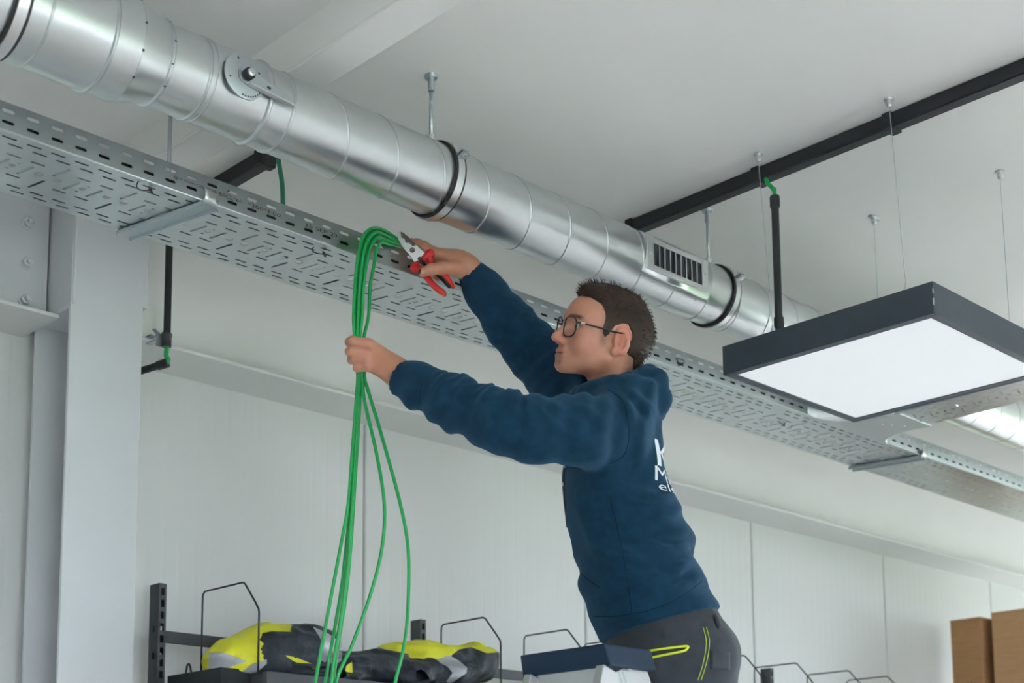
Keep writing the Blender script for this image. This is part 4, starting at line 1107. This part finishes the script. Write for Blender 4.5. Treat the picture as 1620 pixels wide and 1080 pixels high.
# the print on the back
def back_text(txt, u0, v0, hgt, wid, start):
    v, f = text_geo(txt, 1.0, 0, 3); lo = v.min(0); hi = v.max(0)
    g = bmesh.new(); bvv = [g.verts.new(p) for p in v]
    for q in f:
        try: g.faces.new([bvv[i] for i in q])
        except ValueError: pass
    bmesh.ops.triangulate(g, faces=g.faces[:])
    for _ in range(3):
        ed = [e for e in g.edges if e.calc_length() > .07]
        if ed: bmesh.ops.subdivide_edges(g, edges=ed, cuts=1); bmesh.ops.triangulate(g, faces=g.faces[:])
    g.verts.index_update(); v = np.array([tuple(x.co) for x in g.verts]); f = [tuple(x.index for x in q.verts) for q in g.faces]; g.free()
    base = P(u0, v0, TD); z0 = base[2]; out = []; bad = set()
    org = np.array([np.interp(z0, sz, sxy[:, 0]), np.interp(z0, sz, sxy[:, 1]), z0])
    for i, p in enumerate(v):
        s = start - (p[0]-lo[0])/(hi[0]-lo[0])*wid; z = z0 + (p[1]-lo[1])/(hi[1]-lo[1])*hgt
        th = s/.15; dr = unit(-FT*math.cos(th) + LT*math.sin(th)); oo = np.array([org[0], org[1], z])
        h = on_hoodie(oo + dr*.6, -dr, .0014)
        if h is None: bad.add(i); h = oo
        out.append(h)
    part('back_print', (out, [q for q in f if not bad & set(q)]), 'print_white', hoodie, recalc=False)
back_text('K', 1050, 762, .062, .075, .178)
back_text('Mic', 1050, 786, .032, .085, .192)
back_text('elek', 1050, 801, .020, .085, .188)

# --- trousers, shoes ----------------------------------------------------
def trouser_sdf(p):
    d = torso(p, -.013, P(0, 1040, TD)[2]-.12, sz[0]+.10)
    d = smin(d, ell(p, P(1098, 1046, TD) + LT*.07, (.088, .088, .095)), .04); d = smin(d, ell(p, P(1098, 1046, TD) - LT*.07, (.088, .088, .095)), .04)
    for h_, k_, a_n in ((hipL, kL, aL), (hipR, kR, aR)):
        d = smin(d, chain(p, [(h_ + FT*.01 + np.array([0, 0, .02]), .098), (k_, .072), (a_n + np.array([0, 0, .0]), .066)], .04), .035)
    d = d + .0035*vnoise(p*np.array([16, 16, 28.])) + .0020*vnoise(p*40)
    top = (hem_n @ hemA + .022) - 0
    d = smax(d, p @ hem_n - top, .004)
    d = smax(d, SOLE + .055 - p[..., 2], .004)
    return d
tv, tf = nets(trouser_sdf, (2.28, 1.70, SOLE+.02), (2.82, 2.42, .68), .0085, 1)
tr = part('trousers', (tv, tf), 'work_grey', person, smooth=True, recalc=False, label='dark grey work trousers with lime details')
bvt = BVHTree.FromPolygons([tuple(p) for p in tv], [tuple(int(i) for i in q) for q in tf])
def cast_t(u, v, lift=.001):
    d_ = unit(P(u, v, 1)); h = bvt.ray_cast(Vector(d_*1.2), Vector(d_)); return None if h[0] is None else np.array(h[0]) + np.array(h[1])*lift
def tseam(name, pix, r, m, lift=.001, n=6, label=None, closed=False):
    pts = [cast_t(*q, lift=lift) for q in [tuple(x) for x in catmull([np.array(q, float) for q in pix], n)]]
    pts = [q for q in pts if q is not None]
    if len(pts) > 2: return part(name, G().tube(pts, r, 7), m, tr, smooth=True, label=label)
tseam('pocket_zip', [(1018, 1031), (1050, 1026), (1085, 1022), (1087, 1026), (1080, 1030), (1050, 1036), (1018, 1043)], .0028, 'zip_lime', .002, label='lime yellow pocket zip')
tseam('side_stitching', [(1112, 992), (1117, 1015), (1113, 1045), (1104, 1076)], .0010, 'stitch_lime')
tseam('side_stitching', [(1117, 992), (1122, 1015), (1118, 1045), (1109, 1076)], .0010, 'stitch_lime')
tseam('pocket_seam', [(1120, 1018), (1140, 1012), (1158, 1014)], .0014, 'work_grey', .0005)
def tpatch(name, poly, m, lift, nu=8, nv=6, label=None):
    a, b, c, d = [np.array(q, float) for q in poly]; rows = []
    for i in range(nv+1):
        r = []
        for j in range(nu+1):
            q = (a*(1-j/nu) + b*j/nu)*(1-i/nv) + (d*(1-j/nu) + c*j/nu)*i/nv; r.append(cast_t(*q, lift=lift))
        rows.append(r)
    if all(x is not None for r in rows for x in r): return part(name, G().grid(rows), m, tr, smooth=True, solid=.003, label=label)
tpatch('back_pocket', [(1124, 1029), (1153, 1032), (1153, 1060), (1124, 1058)], 'work_grey', .0025)
tpatch('belt_loop', [(1127, 974), (1133, 972), (1142, 993), (1135, 995)], 'work_grey', .004, 2, 4)
tpatch('belt_loop', [(1050, 996), (1056, 995), (1057, 1009), (1051, 1010)], 'work_grey', .004, 2, 4)
tseam('red_tag', [(1140, 966), (1146, 975), (1150, 986)], .0022, 'tag_red', .002)
for a_n, kn in ((aL, kL), (aR, kR)):
    fwd = unit((FT[0], FT[1], 0)); sdw = np.array([-fwd[1], fwd[0], 0]); RR = np.stack([fwd, sdw, np.array([0, 0, 1.0])], 1); b0 = np.array([a_n[0], a_n[1], SOLE])
    def shoe(p, b0=b0, RR=RR):
        q = (p - b0) @ RR
        d = smin(ell(q, (.10, 0, .038), (.110, .046, .042)), ell(q, (-.01, 0, .055), (.075, .042, .060)), .03)
        d = smin(d, cap(q, (-.005, 0, .05), (-.005, 0, .11), .047, .045), .03)
        return smax(d, -q[..., 2], .004)
    v2, f2 = nets(shoe, b0 - np.array([.26, .26, .01]), b0 + np.array([.26, .26, .17]), .009, 1)
    part('shoe', (v2, f2), 'rubber_black', person, smooth=True, recalc=False)

# ================================================================== cable cutter held in the right hand
PD = 3.392
vw = unit(P(665, 410, 1))
def plate(pix, m, name, parent, th, d=PD, bevel=.0008, label=None):
    poly = [P(u, v, d) - vw*th/2 for u, v in pix]
    return part(name, G().prism(poly, vw*th), m, parent, bevel=bevel, label=label)
def cz(u, v): return 620 + u/8.306, 350 + v/8.306
pl = thing('cable_cutter', 'red handled cable cutting pliers held against the tray', 'pliers', P(705, 468, PD))
plate([cz(*q) for q in ((62, 170), (80, 145), (115, 135), (150, 152), (215, 205), (270, 262), (330, 320), (405, 390), (435, 420), (395, 470), (330, 520), (300, 545), (262, 480), (195, 400), (130, 318), (92, 250), (70, 200))], 'bright_steel', 'jaw', pl, .009)
plate([cz(*q) for q in ((115, 136), (150, 150), (215, 203), (270, 260), (318, 308), (275, 330), (235, 285), (185, 280), (165, 225), (125, 215))], 'worn_steel', 'jaw', pl, .004, PD-.005, label='dark worn cutting jaw')
c = P(*cz(268, 376), PD-.0052); part('pivot_bolt', G().lathe([(0, .0062), (.0025, .0062), (.003, .005)], c, -vw, 20), 'worn_steel', pl, smooth=True, auto=30)
def handle(nodes, r, name, m, d=PD, flat=1.0):
    pts = catmull([P(*cz(u, v), d) for u, v in nodes], 6); n = len(pts)
    rs = [np.interp(i/(n-1), np.linspace(0, 1, len(r)), r) for i in range(n)]
    return part(name, G().tube(pts, rs, 12), m, pl, smooth=True)
h1 = handle([(395, 505), (440, 470), (500, 415), (515, 440), (500, 500), (560, 600), (680, 700), (760, 800), (815, 880)], [.006, .0085, .0095, .009, .006, .007, .0075, .0065, .004], 'handle', 'handle_red')
h2 = handle([(350, 525), (305, 575), (290, 620), (350, 630), (420, 690), (500, 790), (590, 880), (660, 930), (705, 970)], [.006, .0085, .0095, .009, .007, .0075, .0075, .007, .004], 'handle', 'handle_red', PD+.002)
def strip(nodes, r, m, d, parent, name):
    pts = catmull([P(*cz(u, v), d) for u, v in nodes], 6); o = part(name, G().tube(pts, r, 8), m, parent, smooth=True); return o
strip([(355, 475), (385, 520), (440, 575), (500, 625)], .0042, 'rubber_black', PD-.006, h1, 'grip_inlay')
strip([(560, 660), (640, 730), (720, 815), (770, 868)], .0050, 'rubber_black', PD-.001, h1, 'grip_inlay')
strip([(700, 690), (790, 800), (832, 862)], .0022, 'handle_yellow', PD+.0015, h1, 'grip_edge')
strip([(510, 500), (530, 530)], .0040, 'handle_yellow', PD, h1, 'grip_edge')
strip([(428, 728), (470, 790), (580, 910), (690, 985)], .0024, 'handle_yellow', PD+.002, h2, 'grip_edge')

# ================================================================== green cables
def cable(nodes, label, r=.0040):
    o = part('hanging_cable', G().tube(catmull([P(*q) for q in nodes], 7), r, 8), 'cable_green', smooth=True)
    return tag(o, label, 'cable', 'green cables held in the left hand')
TOPS = []  # (u, v, Y): out of the tray, over its rim, down to the fist
for k_, (du, dv, e) in enumerate(((0, 0, 0), (3, 5, .012), (7, 9, -.006), (10, 14, .010), (14, 18, -.008), (25, 26, .004))):
    TOPS.append([(715, 432 + dv*.2, 2.62 + e), (665, 402 + dv*.25, 2.545 + e), (636, 383 + dv*.35, 2.512 + e*.5), (607, 364 + dv*.75, 2.480 + e), (590 + du*.6, 361 + dv*.8, 2.462 + e), (576 + du*.8, 372 + dv*.85, 2.448 + e),
                 (567 + du, 402 + dv*.6, 2.438 + e), (562 + du*.95, 450, 2.430 + e), (559.5 + du*.95, 500, 2.424 + e*.6), (561 + du*.62, 530, 2.418 + e*.5)])
TOPS = [[(u, v, float(PY(u, v, y) @ CAM[2])) for u, v, y in t] for t in TOPS]
BOTS = [
    [(566, 598, 3.21), (563, 640, 3.20), (558, 707, 3.19), (551, 796, 3.17), (541, 853, 3.16), (525, 938, 3.14), (499, 1077, 3.11), (478, 1200, 3.08), (470, 1400, 3.06)],
    [(567.5, 598, 3.214), (564, 650, 3.205), (559, 720, 3.195), (553, 810, 3.18), (546, 880, 3.17), (538, 945, 3.16), (515, 1077, 3.14), (498, 1200, 3.12), (492, 1400, 3.10)],
    [(569, 598, 3.208), (566, 650, 3.198), (562, 720, 3.188), (557, 800, 3.17), (554, 850, 3.16), (546, 930, 3.15), (524, 1077, 3.12), (512, 1200, 3.10), (508, 1400, 3.08)],
    [(570.5, 598, 3.217), (568, 660, 3.21), (563, 740, 3.20), (558, 820, 3.19), (555, 865, 3.18), (547, 945, 3.17), (528, 1072, 3.15), (520, 1200, 3.13), (516, 1400, 3.11)],
    [(573, 598, 3.209), (577, 635, 3.20), (595.5, 716, 3.18), (608, 796, 3.165), (605, 862, 3.155), (588.5, 933, 3.15), (558, 1018, 3.14), (532, 1077, 3.13), (515, 1180, 3.11), (512, 1400, 3.08)],
    [(577, 598, 3.212), (583, 620, 3.205), (605, 693, 3.185), (633, 796, 3.165), (646, 872, 3.155), (645, 971, 3.145), (638, 1027, 3.14), (625, 1079, 3.13), (605, 1180, 3.12), (590, 1400, 3.09)]]
CL = ['green cable hanging outermost beside the shelf rack post', 'green cable hanging second in the tight bundle above the jackets', 'green cable hanging in the middle of the tight bundle',
      'green cable hanging innermost of the tight bundle', 'green cable bowing gently out of the bundle and back', 'green cable bowing widest away from the bundle']
for t_, b_, l_ in zip(TOPS, BOTS, CL):
    mid = [(t_[-1][0]*.6 + b_[0][0]*.4, 552, (t_[-1][2]+b_[0][2])/2), (t_[-1][0]*.35 + b_[0][0]*.65, 576, (t_[-1][2]+b_[0][2])/2)]
    cable(t_ + mid + b_, l_)

# ================================================================== step ladder
ax0, ax1, ay0, ay1, az0, az1 = 2.176, 2.325, 1.950, 2.192, .372, .417
lad = thing('step_ladder', 'aluminium step ladder with navy blue plastic top cap', 'ladder', (2.5, 2.07, FL))
def taper_box(x0, x1, y0, y1, z0, z1, e):
    return G().add([(x0+e, y0-e*.4, z0), (x1+e*.7, y0-e*.4, z0), (x1+e*.7, y1+e*.4, z0), (x0+e, y1+e*.4, z0), (x0, y0, z1), (x1, y0, z1), (x1, y1, z1), (x0, y1, z1)],
                   [(0,3,2,1),(4,5,6,7),(0,1,5,4),(1,2,6,5),(2,3,7,6),(3,0,4,7)])
part('top_cap', taper_box(ax0, ax1, ay0, ay1, az0, az1, .014), 'cap_navy', lad, bevel=.004, label='navy blue plastic cap')
lean = .42
def lx(z, off=0): return ax0 + .018 + off + lean*(az0 - z)
def ly(z, s): return (ay0 + .012 - .055*(az0 - z)) if s < 0 else (ay1 - .012 + .055*(az0 - z))
zb = FL
for s in (-1, 1):
    a = np.array([lx(az0+.004) + .062, ly(az0, s), az0+.004]); b = np.array([lx(zb) + .062, ly(zb, s), zb + .03])
    d = unit(b-a); up = np.array([0, 1.0, 0]); g = G()
    st = part('stile', G().bar(a, b, .120, .003, up), 'aluminium', lad, bevel=.0006)
    ins = np.array([0, -s*.013, 0]); sdx = unit(np.cross(d, up))
    for e in (-1, 1): part('stile_flange', G().bar(a + sdx*e*.0588 + ins, b + sdx*e*.0588 + ins, .0026, .026, up), 'aluminium', st, bevel=.0005)
    if s < 0:
        for e in (.012, .024): part('stile_groove', G().bar(a + sdx*e*(-1) - np.array([0, .002, 0]), b + sdx*e*(-1) - np.array([0, .002, 0]), .004, .0012, up), 'zinc', st)
        hc = PY(995, 1051, ay0+.008); hc = np.array([hc[0], ay0 + .0085, hc[2]])
        part('pivot_hole', G().lathe([(0, .0125), (.0015, .0125), (.0025, .0100)], hc, (0, -1, 0), 28), 'aluminium', st, smooth=True)
        part('pivot_hole_core', G().lathe([(0, .0095), (.0034, .0095)], hc, (0, -1, 0), 24), 'dark_void', st)
    for zz in (az0-.014, az0-.26):
        q = np.array([lx(zz) + .001, ly(zz, s) + (-s)*.012, zz]); part('rivet', G().lathe([(0, .0055), (.003, .004), (.004, .0015)], q, (-1, 0, -.3), 12), 'bright_steel', st, smooth=True)
    part('foot', G().obox(b + np.array([0, 0, -.012]), (.064, 0, 0), (0, .016, 0), (0, 0, .018)), 'rubber_black', lad, bevel=.004)
    a2 = np.array([lx(az0) + .01, ly(az0, s)-s*.006, az0-.004]); b2 = np.array([ax0 - .62, ly(zb, s), zb + .02])
    part('rear_leg', G().bar(a2, b2, .045, .022, (0, 1, 0)), 'aluminium', lad, bevel=.002)
    part('foot', G().obox(b2 + np.array([0, 0, -.004]), (.028, 0, 0), (0, .016, 0), (0, 0, .016)), 'rubber_black', lad, bevel=.004)
part('cross_panel', G().add([(lx(z) + .006, ly(z, s) + (-s)*.014, z) for z in (az0+.002, az0-.050) for s in (-1, 1)] + [(lx(z) + .010, ly(z, s) + (-s)*.014, z) for z in (az0+.002, az0-.050) for s in (-1, 1)],
     [(0, 1, 3, 2), (4, 6, 7, 5), (0, 4, 5, 1), (2, 3, 7, 6), (0, 2, 6, 4), (1, 5, 7, 3)]), 'aluminium', lad)
for zz in (.145, -.105, -.355, SOLE-.002, -.855, -1.105, -1.33):
    part('step', G().box((lx(zz) + .005, ly(zz, -1) + .003, zz-.026), (lx(zz) + .135, ly(zz, 1) - .003, zz)), 'aluminium', lad, bevel=.002)
part('rear_brace', G().bar((ax0-.25, ly(-.45, -1), -.45), (ax0-.25, ly(-.45, 1), -.45), .02, .02), 'aluminium', lad)

# ================================================================== shelf rack along the wall
UY0, UY1, UT = 3.285, 3.330, .697
rack = thing('shelf_rack', 'dark grey slotted steel shelf rack along the panel wall', 'shelf', (4.3, 3.15, FL))
ux = [1.950 + .8915*k for k in range(6)]
uw = .021
n_h = 22; hh = [[(.0055, .012+.031*k), (.0155, .012+.031*k), (.0155, .031+.031*k), (.0055, .031+.031*k)] for k in range(n_h)]
hv2, hf2 = perforated([(0, 0), (uw, 0), (uw, .031*n_h+.012), (0, .031*n_h+.012)], hh)
topz = UT
for i, x in enumerate(ux):
    z0 = topz - (.031*n_h + .012)
    up_ = part('upright', ([(x + p[0], UY0, z0 + p[1]) for p in hv2], hf2), 'rack_grey', rack, solid=.0015, recalc=False)
    sh = [[(.016, q), (.026, q), (.026, q+.018), (.016, q+.018)] for q in (.031*n_h-.115, .031*n_h-.185, .031*n_h-.35)]
    pv2, pf2 = perforated([(0, 0), (UY1-UY0, 0), (UY1-UY0, .031*n_h+.012), (0, .031*n_h+.012)], sh)
    for xx in (x, x+uw): part('upright_side', ([(xx, UY0 + p[0], z0 + p[1]) for p in pv2], pf2), 'rack_grey', up_, solid=.0015, recalc=False)
    part('upright_back', G().box((x, UY1-.0012, z0), (x+uw, UY1, topz)), 'rack_grey', up_)
    part('post', G().box((x, UY0, FL), (x+uw, UY1, z0)), 'rack_grey', rack)
    part('front_post', G().box((x, 2.94, FL), (x+uw, 2.94+.045, .395)), 'rack_grey', rack)
for xa, xb in zip(ux[:-1], ux[1:]):
    part('rear_beam', G().box((xa+uw, UY0+.010, .545), (xb, UY0+.020, .576)), 'rack_grey', rack, bevel=.001)
SZ = .447
for k, (xa, xb) in enumerate(zip(ux[:-1], ux[1:])):
    x0 = xa + (.115 if k == 0 else .03); x1 = xb + .005
    sh = part('shelf_board', G().box((x0, 2.985, SZ-.006), (x1, 3.27, SZ-.003)), 'rack_grey', rack)
    part('front_lip', G().box((x0, 2.965, SZ-.055), (x1, 2.985, SZ)), 'rack_grey', sh, bevel=.002)
    part('side_lip', G().box((x0, 2.985, SZ-.055), (x0+.004, 3.27, SZ)), 'rack_grey', sh)
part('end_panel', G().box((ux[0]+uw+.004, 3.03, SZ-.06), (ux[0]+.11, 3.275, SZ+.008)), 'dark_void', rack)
# wire dividers
def divider(x, label, h=1.0):
    pts = [(x, 3.25, SZ-.004), (x, 3.25, SZ+.20*h), (x, 3.249, SZ+.226*h), (x, 3.240, SZ+.2345*h), (x, 3.10, SZ+.2345*h), (x, 3.066, SZ+.2345*h), (x, 3.056, SZ+.230*h), (x, 3.01, SZ+.178*h), (x, 2.994, SZ+.158*h), (x, 2.992, SZ+.148*h), (x, 2.992, SZ-.002)]
    o = part('wire_divider', G().tube(pts, .0026, 8), 'wire_dark', smooth=True)
    return tag(o, label, 'shelf divider', 'bent wire shelf dividers')
dl = [(319, 'bent wire shelf divider standing at the yellow jacket cuff'), (698, 'bent wire shelf divider behind the far jacket sleeve'), (829, 'bent wire shelf divider behind the ladder cap'),
      (924, 'bent wire shelf divider between ladder cap and hoodie hem'), (1110, 'bent wire shelf divider just behind the trousers'), (1192, 'bent wire shelf divider at the third rack post'), (1275, 'bent wire shelf divider second past the third rack post'), (1337, 'bent wire shelf divider third past the third rack post')]
for u, lb in dl:
    divider(PY(u, 1020, 3.25)[0], lb)
x = PY(300, 1060, 3.20)[0]
tag(part('wire_hook', G().tube(catmull([(x, 3.225, SZ-.055), (x, 3.215, SZ+.020), (x, 3.205, SZ+.034), (x, 3.195, SZ+.020), (x, 3.17, SZ-.052)], 5), .0026, 8), 'wire_dark', smooth=True), 'small bent wire hook beside the first rack post', 'hook')

# ================================================================== garments on the shelf
GY = 3.10
PXM = FPX/3.6
def blob(u, v, ru, rv, ry=.10, tilt=0.0, y=GY):
    c = PY(u, v, y); s = np.linalg.norm(PY(u+10, v, y)-PY(u-10, v, y))/20
    t = math.radians(tilt); R_ = np.array([[math.cos(t), 0, math.sin(t)], [0, 1, 0], [-math.sin(t), 0, math.cos(t)]])
    return c, (ru*s, ry, rv*s*.74), R_
def garment(name, label, blobs, classes, folds, res=.0052, k=.018, seed=0., mats=None):
    bl = [blob(*b) for b in blobs]
    lo = np.min([c - max(r)*1.05 for c, r, _ in bl], 0); hi = np.max([c + max(r)*1.05 for c, r, _ in bl], 0); lo[2] = SZ - .004; hi[2] = min(hi[2], SZ+.2); lo[1] = max(lo[1], 2.97); hi[1] = min(hi[1], 3.28)
    def f(p):
        d = None
        for c, r, R_ in bl:
            e = ell(p, c, r, R_); d = e if d is None else smin(d, e, k)
        q = p + .02*np.stack([vnoise(p*9+seed), vnoise(p*9+3+seed), vnoise(p*9+5+seed)], -1)
        d = d - folds*(1 - 2*np.abs(vnoise(q*np.array([13, 10, 30.])+seed))) - folds*.45*vnoise(q*np.array([38, 30, 55.])+seed)
        return smax(d, SZ - .001 - p[..., 2], .004)
    v, F_ = nets(f, lo, hi, res, 1)
    for ci, poly in classes:
        for _ in range(2):
            uv = proj(v); e = .05; s0 = poly_sd(uv[:, 0], uv[:, 1], poly)
            gx = (poly_sd(uv[:, 0]+e, uv[:, 1], poly)-s0)/e; gy = (poly_sd(uv[:, 0], uv[:, 1]+e, poly)-s0)/e
            w = (np.abs(s0) < 1.7)*s0*.95; dep = (v @ CAM[2])/FPX
            v = v - (CAM[0][None]*(gx*w*dep)[:, None] + CAM[1][None]*(gy*w*dep)[:, None])
    uv = proj(v[F_].mean(1)); cls = np.zeros(len(F_), int)
    for ci, poly in classes:
        cls[poly_sd(uv[:, 0], uv[:, 1], poly) < 0] = ci
    t = thing(name, label, 'jacket', (v[:, 0].mean(), v[:, 1].mean(), SZ)); t['group'] = 'work jackets folded on the shelf'
    names = ('yellow_panel', 'navy_panel', 'reflective_strip'); ms = mats or ('hivis_yellow', 'fabric_navy', 'reflective_grey')
    for ci in range(3):
        sel = F_[cls == ci]
        if len(sel) < 4: continue
        ids, inv = np.unique(sel, return_inverse=True); q = inv.reshape(-1, 4); lab = np.arange(len(ids))
        for _ in range(400):
            mn = lab[q].min(1); new = lab.copy(); np.minimum.at(new, q.ravel(), np.repeat(mn, 4))
            if (new == lab).all(): break
            lab = new
        for l_ in np.unique(lab):
            m = lab[q[:, 0]] == l_
            i2, v2 = np.unique(q[m], return_inverse=True)
            part(names[ci], (v[ids][i2], v2.reshape(-1, 4)), ms[ci if m.sum() > 14 else 1], t, smooth=True, recalc=False)
    return t
garment('work_jacket', 'folded yellow and navy work jacket with yellow cuff on the shelf',
        [(392, 1042, 55, 40, .10), (432, 1022, 62, 36, .10), (470, 1022, 60, 36, .10, -8), (370, 1050, 34, 30, .09), (450, 1066, 105, 26, .11)],
        [(1, [(411, 1012), (416, 1001), (430, 998), (460, 999), (462, 980), (580, 980), (580, 1100), (395, 1100), (405, 1070), (420, 1050), (414, 1032), (412, 1025), (418, 1018)]),
         (0, [(448, 1035), (470, 1040), (500, 1052), (498, 1058), (465, 1046)]),
         (2, [(330, 1032), (352, 1032), (378, 1040), (392, 1046), (370, 1052), (352, 1060), (330, 1058)]), (2, [(384, 1062), (398, 1050), (420, 1043), (424, 1048), (408, 1062), (404, 1085), (380, 1085)]),
         (2, [(494, 990), (520, 1002), (541, 1018), (540, 1046), (530, 1054), (506, 1044), (512, 1022), (505, 1006)])], .0060, seed=2.)
garment('work_jacket', 'crumpled navy work garment lying between the two yellow jackets',
        [(585, 1058, 62, 30, .09, -6, 3.08), (535, 1062, 50, 26, .09, -18, 3.07), (640, 1066, 50, 24, .09, -10, 3.06), (500, 1070, 60, 16, .08, 0, 3.04)],
        [(1, [(400, 980), (800, 980), (800, 1120), (400, 1120)]), (0, [(548, 1052), (557, 1046), (558, 1064), (546, 1062)]), (2, [(518, 1022), (541, 1026), (541, 1044), (530, 1052), (508, 1042)])], .0085, seed=9.)
garment('work_jacket', 'folded yellow work jacket with navy sleeve and wide reflective band',
        [(690, 1050, 88, 31, .10, 3, 3.13), (735, 1045, 48, 28, .08, -6, 3.12), (655, 1056, 60, 28, .10, 0, 3.13), (700, 1068, 60, 20, .08, -8, 3.06)],
        [(1, [(560, 1042), (620, 1041), (662, 1041), (690, 1046), (712, 1038), (726, 1027), (745, 1023), (770, 1033), (800, 1030), (800, 1120), (560, 1120)]),
         (2, [(688, 1044), (711, 1036), (728, 1046), (739, 1056), (738, 1064), (712, 1082), (706, 1078), (716, 1064), (708, 1054)])], .0065, seed=4.)
xa, xb = PY(748, 1070, 3.05)[0], PY(858, 1070, 3.05)[0]
def flat(p):
    q = p - np.array([(xa+xb)/2, 3.09, SZ+.012]); d = np.linalg.norm(np.maximum(np.abs(q) - np.array([(xb-xa)/2-.012, .085, .006]), 0), axis=-1) - .011
    return smax(d - .004*vnoise(p*np.array([18, 18, 30.])), SZ - .001 - p[..., 2], .003)
v, F_ = nets(flat, (xa-.02, 2.975, SZ-.004), (xb+.02, 3.22, SZ+.05), .006, 1)
tag(part('folded_vest', (v, F_), 'hivis_pale', smooth=True, recalc=False), 'pale lime garment folded flat beside the ladder cap', 'vest')

# ================================================================== cardboard boxes
def carton(x0, x1, y0, y1, z0, z1, label, m='cardboard'):
    t = thing('cardboard_box', label, 'box', ((x0+x1)/2, (y0+y1)/2, z0)); t['group'] = 'cardboard boxes on the rack end'
    part('carton', G().box((x0, y0, z0), (x1, y1, z1-.003)), m, t, bevel=.003)
    my = (y0+y1)/2
    part('flap', G().box((x0-.001, y0-.001, z1-.0035), (x1+.001, my-.001, z1)), m, t, bevel=.001)
    part('flap', G().box((x0-.001, my+.001, z1-.0035), (x1+.001, y1+.001, z1)), m, t, bevel=.001)
    return t
bx1 = carton(6.06, 6.40, 3.150, 3.300, SZ, 1.036, 'narrow cardboard box pushed up to the wall')
carton(6.075, 6.40, 2.870, 3.105, SZ, 1.050, 'wider cardboard box standing away from the wall, coloured as better lit', 'cardboard_lit')
part('printed_mark', G().box((6.0590, 3.205, .715), (6.0598, 3.212, .745)).box((6.0590, 3.222, .715), (6.0598, 3.229, .745)).box((6.0590, 3.200, .708), (6.0598, 3.234, .712)), 'cardboard_edge', bx1)
